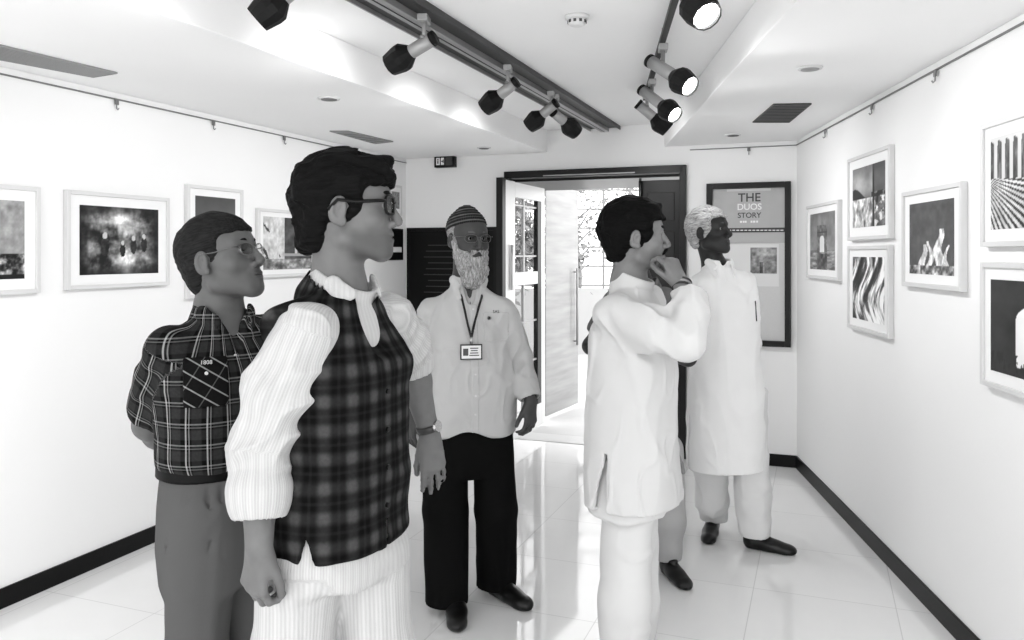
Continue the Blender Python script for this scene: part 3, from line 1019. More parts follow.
# ================================================================ man in the plaid shirt (left)
def man_plaid():
    Y = 2.1
    o = V(-0.775, 2.10); yaw = -42
    root, rr = person('person', o[0], o[1], 'man in thin glasses and a dark plaid short-sleeved shirt, hands behind his back')
    L = local(o, yaw)
    H = Head(221, 258, Y, -12, 15)
    sk = skin('skin_dark_brown', 0.095)
    neck = P(219, 312, 2.12); C = P(221, 313, 2.11); cax = unit(V(.22, -.12, .95))
    Sr, Er, Wr = P(169, 347, 2.0), P(149, 424, 2.10), P(182, 452, 2.29)
    Sl, El, Wl = L(-.17, 0, 1.33), L(-.21, -.10, 1.08), P(214, 466, 2.33)
    F = Field(V(-1.10, 1.75, 0), V(-.52, 2.50, 1.72), 0.009, [(H.o - V(.12, .11, .16), H.o + V(.13, .11, .14), 0.003), (V(-1.05, 2.15, .88), V(-.75, 2.4, 1.06), .0035)])
    sculpt_head(F, H, neck=neck, neck_r=0.052, lips=1.15, nose=1.1, jaw=1.0)
    upper(F, o, yaw, [(0.84, 0, 0, .13, .10), (1.0, 0, 0, .14, .10), (1.25, 0, 0, .15, .09)], C, Sr, Sl, .022)
    arm_skin(F, Sr, Er, Wr); arm_skin(F, Sl, El, Wl)
    hand(F, Wr, V(.5, .1, -.75), V(.3, -.9, 0), +1, curl=(30, 40, 30))
    hand(F, Wl, V(-.95, .1, -.25), V(.1, .5, .8), -1, curl=(25, 35, 30))
    rl = [P(204, 510, 2.03), P(195, 660, 2.03), P(190, 815, 2.06)]
    ll = [P(238, 500, 2.17), P(254, 650, 2.19), P(262, 800, 2.20)]
    chain(F, rl, [.055, .045, .035]); chain(F, ll, [.055, .045, .035])
    for a in (rl[2], ll[2]):
        F.add(p_ell(V(a[0] + .02, a[1] - .02, .05), (.035, .035, .035)), .03); F.add(p_ell(V(a[0] + .07, a[1] - .06, .035), (.035, .035, .02)), .03)
    sculpt('body', F, sk, root, rr, tone=head_tone(H, 0.7, stub=0.15))
    add_face_bits(H, root, M_eye, M_iris, M_brow, rr, brow_t=0.004)
    short_hair(H, hairmat('black_hair_greying', 0.005, 0.022), root, rr, vol=0.008, hairline=0.050, front=0.040, burn=-0.035, nape=-0.085, amp=0.002, amp2=0.003, h=0.0035)
    glasses(H, root, rr, M_frame_metal, M_lens, 0.0011, 0.025, 0.015, y0=0.101, temple=0.0016)
    sm = plaid('dark_plaid_shirting', 0.003, [(0, .052, 0.004, .0012, .0012, .22), (0, .052, 0.012, .0008, .001, .12), (1, .052, .01, .0012, .0012, .10), (1, .052, .018, .0008, .001, .07), (0, .052, .030, .010, .004, .010), (1, .052, .036, .010, .004, .010)])
    F = Field(V(-1.10, 1.78, .90), V(-.50, 2.46, 1.52), 0.005, [(C - .12, C + .12, .0032)])
    secs = [(1.0, 0, 0, .146, .119), (1.035, 0, 0.005, .153, .127), (1.12, 0, .01, .155, .130), (1.25, 0, 0, .165, .118)]
    upper(F, o, yaw, secs, C, Sr, Sl, 0)
    er = Sr + (Er - Sr) * .80; el = Sl + (El - Sl) * .8
    chain(F, [Sr, Sr * .5 + er * .5, er], [.050, .057, .060], 0.02)
    chain(F, [Sl, el], [.050, .058], 0.02)
    folds(F, 0.005, 7, 7, 4.5, 0.001, (30, 30, 30), 7.0)
    wrinkle(F, .004, 10, 10, 7, 3.0)
    arm_folds(F, Sr, er, .005, 13, 2.0)
    dr = unit(Er - Sr)
    F.cut(p_cone(er + dr * .085, er + dr * .30, .068, .10), 0.004)
    F.cut(p_cone(er + dr * .03, er + dr * .12, .054, .056), 0.003)
    fwv = L(0, 1, 0) - L(0, 0, 0); rtv = L(1, 0, 0) - L(0, 0, 0); Rm = np.array([rtv, fwv, V(0, 0, 1)])
    nb = neck + V(.0, 0, 0)
    collar(F, C, cax, fwv, rtv, .062, .014, .055, True, .10, .055)
    sh = sculpt('shirt', F, sm, root, rr, pat=torso_pat(o, yaw, .16, [([(Sr - V(0, 0, .0), Er)], .080), ([(Sl, El)], .075)]))
    # pocket with diagonal plaid and small lettering
    pc = surf_z(F, L(.085, .30, 1.235), -fwv)
    nrm = unit(fwv + .42 * rtv + V(0, 0, .06)); tx = unit(np.cross(V(0, 0, 1), nrm)); ty = np.cross(nrm, tx)
    pmat = plaid('dark_plaid_on_the_bias', 0.006, [(0, .030, 0.004, .0010, .0012, .20), (1, .052, .018, .0008, .001, .06)])
    F2 = Field(pc - .10, pc + .10, .0035)
    F2.d = np.where(np.abs(0 * F2.d + 1) > 0, F2.d, F2.d)
    F2.add(p_box(pc, (.052, .030, .060), np.array([tx, nrm, ty]), .006), 0)
    X, Yg, Z = F2._grid((slice(None),) * 3)
    Fi = Field(pc - .10, pc + .10, .0035)
    upper(Fi, o, yaw, secs, C, Sr, Sl, 0)
    F2.d = np.maximum(F2.d, np.abs(Fi.d - .006) - .0045).astype(np.float32)
    def bias(x, y, z):
        dx, dy, dz = x - pc[0], y - pc[1], z - pc[2]
        a = dx * tx[0] + dy * tx[1] + dz * tx[2]; b = dx * ty[0] + dy * ty[1] + dz * ty[2]
        return np.stack([(a * .55 + b * .83), (b * .55 - a * .83), a * 0], 1)
    pk = sculpt('pocket', F2, pmat, root, rr, pat=bias)
    text_obj('1808', pc + ty * .048 + nrm * .014, tx, ty, .014, plain('white_thread', .5, .7), pk, rr, 'lettering')
    bc = [pc + ty * .022 + nrm * .0155]
    zs = [1.36, 1.29, 1.22, 1.15, 1.08]
    bc += [surf_z(F, L(.0, .30, z), -fwv) for z in zs]
    dots('button', bc, [nrm] + [fwv] * 5, .0042, M_button, root, rr, .002)
    # trousers
    tm = cloth('grey_trouser_cloth', 0.085, bump=0.15)
    F = Field(V(-1.12, 1.78, .04), V(-.45, 2.46, 1.03), 0.007)
    F.add(p_loft(o, math.radians(yaw), [(.70, 0, 0, .140, .118), (.80, 0, 0, .152, .126), (.9, 0, 0, .150, .122), (.985, 0, 0, .142, .115), (1.005, 0, 0, .141, .114)], e=2.2), 0)
    for c_ in (rl, ll):
        k_ = V(0, 0, 0)
        chain(F, [c_[0], c_[1], c_[2]], [.090, .073, .064], 0.03)
    folds(F, 0.007, 6.5, 6.5, 1.2, 0.002, (14, 14, 9), 1.0); wrinkle(F, .004, 8, 8, 3, 3.0)
    # front crease and pleats
    for c_ in (rl, ll):
        F.add(p_cone(c_[0] + fwv * .082, c_[1] + fwv * .064, .010, .010), 0.02)
    for s in (1, -1):
        F.cut(p_cone(L(.050 * s, .122, .980), L(.055 * s, .128, .80), .005, .001), .012)
        F.cut(p_cone(L(.080 * s, .112, .980), L(.082 * s, .118, .82), .005, .001), .012)
        F.cut(p_cone(L(.110 * s, .092, .980), L(.150 * s, .035, .82), .0035, .0035), .006)
    F.plane((0, 0, -1), (0, 0, .05))
    sculpt('trousers', F, tm, root, rr)
    F = Field(V(-1.05, 1.85, .95), V(-.55, 2.4, 1.05), 0.004)
    F.add(p_loft(o, math.radians(yaw), [(.982, 0, 0, .150, .123), (1.014, 0, 0, .149, .122)], e=2.2, end=.004), 0)
    F.cut(p_loft(o, math.radians(yaw), [(.95, 0, 0, .142, .115), (1.05, 0, 0, .141, .114)], e=2.2, end=.002), 0)
    sculpt('belt', F, plain('black_belt_leather', .003, .5, spec=.1), root, rr)
    for a in (rl[2], ll[2]):
        h_ = V(a[0] - .05, a[1] + .04, 0)
        shoe('shoe', h_, h_ + .27 * fwv + .03 * rtv, M_shoe, root, rr)

# ================================================================ bearded man with badge
def man_beard():
    Y = 3.55
    o = V(-0.185, 3.55); yaw = -80
    root, rr = person('person', o[0], o[1], 'bearded man in a knitted skullcap and pale shirt wearing an identity badge on a lanyard')
    L = local(o, yaw)
    fwv = L(0, 1, 0) - L(0, 0, 0); rtv = L(1, 0, 0) - L(0, 0, 0); Rm = np.array([rtv, fwv, V(0, 0, 1)])
    H = Head(468, 238, Y, -60, -2, sc=1.05)
    sk = skin('skin_weathered', 0.045)
    neck = P(466, 284, 3.57); C = P(468, 281, 3.56); cax = unit(V(.05, -.12, 1))
    Sr, Er, Wr = P(431, 311, 3.60), P(418, 362, 3.68), P(411, 416, 3.62)
    Sl, El, Wl = P(503, 311, 3.50), P(518, 358, 3.56), P(531, 402, 3.46)
    F = Field(V(-.62, 3.15, 0), V(.22, 3.90, 1.80), 0.009, [(H.o - V(.11, .13, .15), H.o + V(.11, .12, .13), 0.0034), (Wl - V(.06, .08, .20), Wl + V(.06, .08, .04), .0038), (Wr - V(.06, .08, .20), Wr + V(.06, .08, .04), .0038)])
    sculpt_head(F, H, neck=neck, neck_r=0.053, nose=1.2)
    upper(F, o, yaw, [(0.8, 0, 0, .15, .11), (1.0, 0, 0, .155, .12), (1.25, 0, 0, .15, .10)], C, Sr, Sl, .022)
    arm_skin(F, Sr, Er, Wr); arm_skin(F, Sl, El, Wl)
    hand(F, Wl, V(-.03, -.12, -1), V(.75, -.65, 0), -1, curl=(22, 38, 28), thumb=(.5, .85, -.35), spread=5)
    hand(F, Wr, V(-.02, -.1, -1), V(-.75, -.65, 0), +1, curl=(22, 34, 26), spread=5)
    rl = [P(447, 430, 3.55), P(445, 510, 3.52), P(447, 600, 3.48)]
    ll = [P(492, 430, 3.55), P(497, 510, 3.57), P(495, 583, 3.64)]
    chain(F, rl, [.06, .05, .035]); chain(F, ll, [.06, .05, .035])
    heelr, toer = V(-.250, 3.54, 0), V(-.222, 3.255, 0)
    heell, toel = V(-.105, 3.68, 0), V(.082, 3.455, 0)
    for h_, t_ in ((heelr, toer), (heell, toel)):
        F.add(p_cone(h_ * .8 + t_ * .2 + V(0, 0, .05), h_ * .3 + t_ * .7 + V(0, 0, .032), .03, .022), .03)
    sculpt('body', F, sk, root, rr, tone=head_tone(H, 0.7))
    add_face_bits(H, root, M_eye, M_iris, plain('grey_brow', .10, .8), rr, brow_t=0.004)
    # beard
    F = Field(H.o - V(.13, .15, .24), H.o + V(.13, .13, .10), .0036)
    F.add(H.ell((0, 0.052, -0.108), (0.066, 0.056, 0.066)), 0)
    F.add(H.ell((0, 0.056, -0.150), (0.052, 0.046, 0.062)), 0.03)
    F.add(H.ell((0, 0.025, -0.075), (0.077, 0.060, 0.048)), 0.03)
    for s in (1, -1):
        F.add(H.cone((.068 * s, .012, .0), (.062 * s, .030, -.075), .012, .018), .02)
        F.add(H.cone((.004 * s, .1000, -.052), (.036 * s, .080, -.074), .0075, .008), .006)
    F.cut(H.ell((0, .100, -.070), (.024, .020, .009)), .004)
    F.cut(H.ell((0, .07, -.015), (.046, .06, .038)), .006)
    strands(F, H, .005, .008)
    sculpt('beard', F, hairmat('grey_white_beard', .10, .46, .1), root, rr, pat=lambda x, y, z: np.stack([H.loc(x, y, z)[0], H.loc(x, y, z)[2], H.loc(x, y, z)[1]], 1))
    F = hairfield(H, .004)
    F.add(H.ell((0, -0.016, 0.030), (0.079, 0.101, 0.088)), 0)
    F.cut(H.box((0, 0.168, -0.08), (0.13, 0.15, 0.15), 0.01), 0.006)
    F.cut(H.box((0, 0.0, -0.225), (0.13, 0.2, 0.15), 0.01), 0.006)
    F.cut(H.box((0, 0.0, 0.20), (0.13, 0.2, 0.15), 0.01), 0.006)
    for s in (-1, 1): F.cut(H.ell((0.090 * s, -0.004, -0.014), (0.024, 0.022, 0.036)), 0.005)
    strands(F, H, .002, .002)
    sculpt('hair', F, hairmat('grey_hair', .12, .38), root, rr, pat=hair_pat(H))
    # knitted cap
    F = hairfield(H, .0035)
    F.add(H.ell((0, -0.016, 0.040), (0.083, 0.106, 0.088)), 0)
    F.add(H.ell((0, -0.014, 0.115), (0.030, 0.036, 0.020)), 0.03)
    cut_n = H.R[2] * 1.0 + H.R[1] * -0.28
    F.plane(-cut_n, H.w(0, 0, 0.044))
    F.mod(lambda x, y, z, d: d + .0016 * np.sin(H.loc(x, y, z)[2] * 620))
    def cpat(x, y, z):
        a, b, c = H.loc(x, y, z)
        return np.stack([np.arctan2(a, b + .016) * .09, c - .28 * b, 0 * a], 1)
    sculpt('skullcap', F, plaid('knitted_cap_wool', .010, [(1, .030, .004, .002, .002, .10), (1, .030, .018, .0012, .002, .05), (0, .008, 0, .001, .002, .02)]), root, rr, pat=cpat)
    glasses(H, root, rr, M_frame_metal, M_lens, 0.0013, 0.026, 0.0165, y0=0.102, temple=0.0016)
    # shirt
    sm = cloth('pale_grey_cotton', 0.46, bump=.12, bscale=300)
    F = Field(V(-.60, 3.22, .70), V(.20, 3.90, 1.52), 0.0055, [(C - .12, C + .12, .0035)])
    secs = [(0.755, 0, 0, .208, .160), (0.85, 0, .01, .202, .168), (1.0, 0, .012, .194, .168), (1.2, 0, .005, .182, .142)]
    upper(F, o, yaw, secs, C, Sr, Sl, 0, e=2.4)
    wl = El + (Wl - El) * .78; wr = Er + (Wr - Er) * .55
    chain(F, [Sl, Sl * .45 + El * .55, El, wl], [.052, .059, .056, .046], 0.02)
    chain(F, [Sr, Sr * .45 + Er * .55, Er, wr], [.052, .059, .056, .048], 0.02)
    folds(F, 0.008, 6, 6, 3.0, 0.002, (16, 16, 14), 3.0)
    wrinkle(F, .007, 7, 7, 5, 1.0); wrinkle(F, .004, 14, 14, 9, 4.0)
    arm_folds(F, Sl, wl, .009, 13, 2.0); arm_folds(F, Sr, wr, .007, 13, 6.0)
    for w_, d_ in ((wl, unit(Wl - El)), (wr, unit(Wr - Er))):
        F.add(p_cone(w_ - d_ * .025, w_ + d_ * .004, .055, .052), .004)
        F.cut(p_cone(w_ + d_ * .052, w_ + d_ * .14, .046, .06), 0.003)
        F.cut(p_cone(w_ + d_ * .02, w_ + d_ * .10, .038, .046), 0.003)
    # wavy hem
    F.mod(lambda x, y, z, d: np.maximum(d, .77 + .022 * np.cos((x - o[0] - .0) * 22) - z), 1.0)
    F.hollow(.010, zmax=.86)
    nb = neck
    collar(F, C, cax, fwv, rtv, .064, .024, .050, True, .13, .07)
    pc = surf_z(F, L(-.095, .30, 1.245), -fwv)
    # placket
    sh = sculpt('shirt', F, sm, root, rr)
    F2 = Field(V(-.45, 3.22, .78), V(.15, 3.60, 1.42), 0.004)
    Fi = Field(V(-.45, 3.22, .78), V(.15, 3.60, 1.42), 0.004)
    Fi.d = 0 * Fi.d + .5
    # pocket patch and placket follow the shirt surface
    F2.add(p_box(L(-.098, .15, 1.235), (.055, .08, .062), Rm, .006), 0)
    F2.add(p_box(L(0, .15, 1.06), (.016, .08, .27), Rm, .004), 0)
    ix = [np.interp(F2.ax[a], F.ax[a], np.arange(len(F.ax[a]))) for a in range(3)]
    def tri(F, ix):
        i0 = [np.clip(np.floor(t).astype(int), 0, n - 2) for t, n in zip(ix, F.d.shape)]
        fr = [t - i for t, i in zip(ix, i0)]
        r = 0
        for a in (0, 1):
            for b in (0, 1):
                for c in (0, 1):
                    w = (fr[0] if a else 1 - fr[0])[:, None, None] * (fr[1] if b else 1 - fr[1])[None, :, None] * (fr[2] if c else 1 - fr[2])[None, None, :]
                    r = r + w * F.d[np.ix_(i0[0] + a, i0[1] + b, i0[2] + c)]
        return r
    base = tri(F, ix)
    F2.d = np.maximum(F2.d, np.maximum(base - .0035, -base - .006)).astype(np.float32)
    sculpt('pocket_and_placket', F2, sm, sh, rr)
    text_obj('SAS', pc + V(0.0, 0, .055) + fwv * .012, -rtv, V(0, 0, 1), .018, plain('dark_thread', .02, .8), sh, rr, 'embroidered_lettering')
    mb = MB(); q = pc + V(0, 0, .028) + fwv * .009 + rtv * .03
    for a_ in range(3):
        an = a_ * PI / 3
        dd = math.cos(an) * rtv + math.sin(an) * V(0, 0, 1)
        mb.box(q, (.009, .0018, .0018), np.array([dd, fwv, np.cross(dd, fwv)]))
    mb.build('embroidered_motif', bpy.data.materials['dark_thread'], sh, False, rr)
    bts = [surf_z(F, L(0, .30, z), -fwv) + fwv * .004 for z in (1.31, 1.22, 1.13, 1.04, .95, .87)]
    dots('button', bts, [fwv] * 6, .0045, M_button, root, rr, .002)
    # lanyard and badge
    bp = surf_z(F, L(.018, .32, 1.135), -fwv) + fwv * .014
    mb = MB()
    lan = []
    for s, q0 in ((1, nb + .060 * rtv - .00 * fwv + V(0, 0, .005)), (-1, nb - .060 * rtv - .00 * fwv + V(0, 0, .005))):
        pts = [q0]
        for t in (.25, .5, .75):
            z_ = 1.42 + (1.195 - 1.42) * t
            r_ = .058 * s * (1 - t) + .018 * t
            pts.append(surf_z(F, L(r_, .32, z_), -fwv) + fwv * .005)
        pts.append(bp + V(0, 0, .058) + fwv * .002)
        mb.tube(pts, .0052, 6)
    lm = plain('black_lanyard_ribbon', .008, .7)
    ly = mb.build('lanyard', lm, root, True, rr)
    mb = MB(); mb.tube([bp + V(0, 0, .062), bp + V(0, 0, .034)], .006, 8)
    mb.build('clip', M_steel, ly, True, rr)
    Rb = np.array([rtv, V(0, 0, 1), fwv])
    mb = MB(); mb.box(bp, (.047, .033, .003), Rb)
    bd = mb.build('badge_holder', plain('black_badge_holder', .012, .35), root, False, rr, .002)
    mb = MB(); mb.box(bp + fwv * .0035, (.041, .027, .001), Rb)
    cd = mb.build('card', plain('white_card', .72, .3), bd, False, rr)
    mb = MB(); dk = plain('card_print', .05, .5)
    mb.box(bp + fwv * .0048 + rtv * .024, (.011, .015, .0004), Rb)
    for k_, ww in ((.016, .022), (.006, .018), (-.004, .022), (-.014, .026)):
        mb.box(bp + fwv * .0048 - rtv * .012 + V(0, 0, k_), (ww * .8, .0022, .0004), Rb)
    mb.build('printed_lines', dk, cd, False, rr)
    # trousers
    tm = cloth('black_trouser_cloth', 0.0045, bump=.1)
    F = Field(V(-.52, 3.25, .02), V(.16, 3.90, .93), 0.008)
    F.add(p_loft(o, math.radians(yaw), [(.57, 0, 0, .165, .095), (.70, 0, 0, .18, .13), (.9, 0, 0, .175, .14)], e=2.2), 0)
    chain(F, rl, [.096, .099, .098], 0.015); chain(F, ll, [.096, .094, .090], 0.015)
    folds(F, 0.008, 6, 6, 1.6, 0.003, (14, 14, 12), 8.0)
    F.plane((0, 0, -1), (0, 0, .04))
    F.cut(p_cone(V(rl[2][0], rl[2][1], -.05), V(rl[2][0], rl[2][1], .10), .085, .08), .004)
    F.cut(p_cone(V(ll[2][0], ll[2][1], -.05), V(ll[2][0], ll[2][1], .10), .078, .075), .004)
    sculpt('trousers', F, tm, root, rr)
    shoe('shoe', heelr, toer, M_shoe, root, rr, 1.12); shoe('shoe', heell, toel, M_shoe, root, rr, 1.12)

# ================================================================ man in white, hand at his mouth
def man_hand():
    Y = 2.8
    o = V(0.420, 2.80); yaw = -30
    root, rr = person('person', o[0], o[1], 'moustached man with black hair in a white kurta holding his hand to his mouth')
    L = local(o, yaw)
    fwv = L(0, 1, 0) - L(0, 0, 0); rtv = L(1, 0, 0) - L(0, 0, 0); Rm = np.array([rtv, fwv, V(0, 0, 1)])
    H = Head(635, 236, Y, -2, 3, sc=1.03)
    sk = skin('skin_light_brown', 0.17)
    neck = P(629, 284, 2.82); C = P(633, 283, 2.81); cax = unit(V(.32, -.14, .92))
    Sr, Er, Wr = P(614, 312, 2.67), P(686, 343, 2.53), P(682, 285, 2.70)
    Sl, El, Wl = L(-.17, 0, 1.38), L(-.20, .0, 1.10), L(-.17, .06, .86)
    F = Field(V(.12, 2.35, 0), V(.85, 3.10, 1.84), 0.009, [(H.o - V(.12, .11, .16), H.o + V(.15, .11, .16), 0.0030), (Wr - V(.12, .09, .05), Wr + V(.06, .12, .16), .0032)])
    sculpt_head(F, H, neck=neck, neck_r=0.054, nose=1.05, jaw=1.08)
    upper(F, o, yaw, [(0.8, 0, 0, .15, .11), (1.0, 0, 0, .155, .12), (1.25, 0, 0, .16, .10)], C, Sr, Sl, .022)
    arm_skin(F, Sr, Er, Wr); arm_skin(F, Sl, El, Wl)
    hand(F, Wl, V(.1, .0, -1), V(.3, .9, 0), -1, curl=(30, 40, 30))
    hand(F, Wr, unit(V(-.42, .10, .86)), unit(V(.62, -.78, .18)), +1, curl=(55, 70, 40), thumb=(.25, .85, -.5), sc=1.0, thumb_curl=.2,
         each=[(30, 55, 40), (55, 70, 40), (60, 75, 40), (62, 75, 40)])
    rl = [P(629, 520, 2.74), P(626, 600, 2.72), P(623, 700, 2.74)]
    ll = [P(636, 520, 2.90), P(633, 600, 2.92), P(631, 672, 2.96)]
    chain(F, rl, [.055, .045, .035]); chain(F, ll, [.055, .045, .035])
    for a in (rl[2], ll[2]):
        F.add(p_cone(V(a[0] - .01, a[1], .05), V(a[0] + .12, a[1] - .05, .035), .035, .025), .03)
    sculpt('body', F, sk, root, rr, tone=head_tone(H, 0.8, stub=0.12))
    add_face_bits(H, root, M_eye, M_iris, M_brow, rr, brow_t=0.0055)
    short_hair(H, M_blackhair, root, rr, vol=0.015, hairline=0.052, front=0.052, burn=-0.022, nape=-0.085, top=0.006, amp=0.003, amp2=0.007, h=0.0032,
               extra=[((0, 0.05, 0.085), (0.058, 0.045, 0.03)), ((0, -.03, .10), (.06, .06, .025))])
    F = Field(H.w(0, .09, -.06) - .06, H.w(0, .09, -.06) + .06, .0028)
    for s in (1, -1):
        F.add(H.cone((.003 * s, .1020, -.0535), (.030 * s, .0860, -.0660), .0068, .005), .004)
    strands(F, H, .002, .002)
    sculpt('moustache', F, M_blackhair, root, rr, pat=hair_pat(H))
    # kurta
    wm = cloth('white_kurta_cotton', 0.58, bump=.15, var=.03)
    F = Field(V(.10, 2.32, .58), V(.82, 3.12, 1.56), 0.0055, [(C - .12, C + .12, .0035)])
    secs = [(0.655, 0, .01, .200, .162), (0.8, 0, .0, .190, .156), (1.0, 0, 0, .182, .150), (1.15, 0, .01, .180, .150), (1.27, 0, 0, .180, .138)]
    upper(F, o, yaw, secs, C, Sr, Sl, 0, e=2.3)
    cuff = P(691, 300, 2.64)
    chain(F, [Sr + V(0, 0, -.01), Sr * .5 + Er * .5 + V(0, 0, .0), Er], [.060, .068, .062], 0.025)
    dc = unit(cuff - Er)
    F.add(p_cone(Er, cuff + dc * .05, .068, .067), 0.015)
    chain(F, [Sl, El, El * .3 + Wl * .7], [.055, .058, .050], 0.02)
    folds(F, 0.007, 5, 5, 2.2, 0.001, (16, 16, 10), 9.0)
    wrinkle(F, .008, 6, 6, 4, 2.0); wrinkle(F, .004, 13, 13, 8, 5.0)
    arm_folds(F, Sr, Er, .010, 12, 5.0, 1.2); arm_folds(F, Er, cuff, .006, 14, 1.0)
    dc = unit(cuff - Er)
    F.plane_local = None
    F.cut(p_box(cuff + dc * .075, (.078, .060, .078), np.array([unit(np.cross(dc, V(0, 1, 0))), dc, unit(np.cross(dc, np.cross(dc, V(0, 1, 0))))]), .002), .002)
    F.cut(p_cone(cuff - dc * .03, cuff + dc * .10, .047, .053), .002)
    F.plane((0, 0, -1), (0, 0, .690))
    F.hollow(.010, zmax=.86)
    for s in (1, -1):   # side slits
        F.cut(p_box(L(.19 * s, -.02, .76), (.07, .006, .125), Rm, .003), .002)
        F.cut(p_cone(L(.19 * s, -.042, .66), L(.19 * s, -.02, .88), .032, .002), .002)
    # the front panel hangs slightly lower than the back
    nb = neck
    collar(F, C, cax, fwv, rtv, .062, .030, .012, False, .085)
    sculpt('kurta', F, wm, root, rr)
    # trousers
    F = Field(V(.12, 2.42, .02), V(.78, 3.15, .95), 0.007)
    F.add(p_loft(o, math.radians(yaw), [(.66, 0, 0, .175, .14), (.9, 0, 0, .15, .12)], e=2.2), 0)
    chain(F, rl, [.090, .088, .076], 0.03); chain(F, ll, [.090, .086, .076], 0.03)
    folds(F, 0.010, 7, 7, 2.0, 0.003, (16, 16, 14), 4.0); wrinkle(F, .007, 9, 9, 5, 3.0)
    F.plane((0, 0, -1), (0, 0, .05))
    sculpt('trousers', F, cloth('white_cotton_trousers', 0.60, bump=.15, var=.03), root, rr)
    for a in (rl[2], ll[2]):
        h_ = V(a[0] - .06, a[1] + .03, 0)
        shoe('shoe', h_, h_ + .27 * fwv, M_shoe, root, rr)
    # bracelets
    dw = unit(Wr - cuff); dw = unit(Wr - Er)
    for k_, m_ in ((-.014, plain('dark_thread_bracelet', .012, .6)), (-.002, plain('steel_bangle', .35, .3, .9)), (.009, bpy.data.materials['dark_thread_bracelet'])):
        mb = MB(); band(mb, Wr + dw * k_, dw, .0325, .0035, .003, 24, .85)
        mb.build('bracelet', m_, root, True, rr)

# ================================================================ grey-haired man in long white kurta
def man_old():
    o = V(1.135, 4.22); yaw = -76
    root, rr = person('person', o[0], o[1], 'grey-haired man in a knee-length white kurta looking up to the right, arms behind his back')
    L = local(o, yaw)
    fwv = L(0, 1, 0) - L(0, 0, 0); rtv = L(1, 0, 0) - L(0, 0, 0); Rm = np.array([rtv, fwv, V(0, 0, 1)])
    H = Head(709, 231, 4.2, -42, 8, roll=0, sc=1.06)
    sk = skin('skin_deep_brown', 0.022)
    neck = P(715, 268, 4.22); C = P(717, 264, 4.21); cax = unit(V(.08, -.18, .97))
    Sr, Er, Wr = P(700, 284, 4.26), P(697, 342, 4.40), P(722, 388, 4.52)
    Sl, El, Wl = P(744, 282, 4.18), P(752, 342, 4.32), P(735, 392, 4.50)
    F = Field(V(.85, 3.90, 0), V(1.55, 4.70, 1.86), 0.010, [(H.o - V(.12, .12, .15), H.o + V(.13, .12, .14), 0.0038), (V(.95, 4.42, .75), V(1.40, 4.64, .95), .0045)])
    sculpt_head(F, H, neck=neck, neck_r=0.054, nose=1.25, brow=1.1, cheek=1.1)
    upper(F, o, yaw, [(0.8, 0, 0, .14, .10), (1.0, 0, 0, .14, .10), (1.3, 0, 0, .15, .09)], C, Sr, Sl, .022)
    arm_skin(F, Sr, Er, Wr); arm_skin(F, Sl, El, Wl)
    hand(F, Wr, V(.8, .1, -.4), V(0, 1, .2), +1, curl=(25, 35, 30)); hand(F, Wl, V(-.8, .1, -.4), V(0, 1, .2), -1, curl=(25, 35, 30))
    heelr, toer = V(1.135, 4.50, 0), V(1.035, 4.245, 0)
    heell, toel = V(1.225, 4.235, 0), V(1.462, 4.105, 0)
    rl = [P(712, 460, 4.28), P(712, 500, 4.36), V(1.120, 4.44, .10)]
    ll = [P(750, 460, 4.22), P(753, 500, 4.21), V(1.272, 4.20, .10)]
    chain(F, rl, [.055, .045, .035]); chain(F, ll, [.055, .045, .035])
    for h_, t_ in ((heelr, toer), (heell, toel)):
        F.add(p_cone(h_ * .8 + t_ * .2 + V(0, 0, .05), h_ * .3 + t_ * .7 + V(0, 0, .032), .03, .022), .03)
    sculpt('body', F, sk, root, rr, tone=head_tone(H, 0.8))
    add_face_bits(H, root, plain('eye_dim', .25, .3), M_iris, plain('grey_eyebrow', .08, .8), rr, brow_t=0.004)
    short_hair(H, hairmat('silver_hair', 0.14, 0.62, .2), root, rr, vol=0.012, hairline=0.058, front=0.050, burn=-0.030, nape=-0.075, amp=0.004, amp2=0.006, h=0.0036)
    wm = cloth('white_long_kurta_cotton', 0.84, bump=.12, var=.03)
    F = Field(V(.80, 3.92, .38), V(1.52, 4.66, 1.62), 0.0065, [(C - .12, C + .12, .0035)])
    secs = [(0.40, 0, .0, .212, .165), (0.7, 0, .0, .200, .155), (1.0, 0, 0, .185, .145), (1.2, 0, 0, .174, .132), (1.32, 0, 0, .174, .12)]
    upper(F, o, yaw, secs, C, Sr, Sl, 0)
    chain(F, [Sr, Er, Wr], [.052, .058, .05], 0.025); chain(F, [Sl, El, Wl], [.052, .058, .05], 0.025)
    folds(F, 0.010, 6, 6, 1.8, 0.002, (16, 16, 10), 11.0)
    wrinkle(F, .010, 6, 6, 2.5, 3.0); wrinkle(F, .005, 13, 13, 7, 6.0)
    arm_folds(F, Sl, El, .007, 12, 2.0)
    F.plane((0, 0, -1), (0, 0, .425))
    F.hollow(.010, zmax=.62)
    F.cut(p_box(L(-.20, -.02, .56), (.07, .005, .15), Rm, .003), .002)
    F.cut(p_box(L(.20, -.02, .56), (.07, .005, .15), Rm, .003), .002)
    nb = neck
    collar(F, C, cax, fwv, rtv, .062, .03, .030, True, .085, .06)
    F.cut(p_cone(L(.014, .155, 1.38), L(.014, .17, 1.10), .0015, .0015), .004)
    F.cut(p_cone(L(-.014, .155, 1.38), L(-.014, .17, 1.10), .0015, .0015), .004)
    F.cut(p_cone(L(-.07, .143, 1.285), L(-.13, .120, 1.285), .0015, .0015), .004)
    F.cut(p_cone(L(-.13, .120, 1.285), L(-.13, .123, 1.17), .0015, .0015), .003)
    kt = sculpt('kurta', F, wm, root, rr)
    a = surf_z(F, L(-.095, .30, 1.305), -fwv); b = surf_z(F, L(-.105, .30, 1.20), -fwv)
    mb = MB(); mb.tube([a + fwv * .004, b + fwv * .004], .0032, 8)
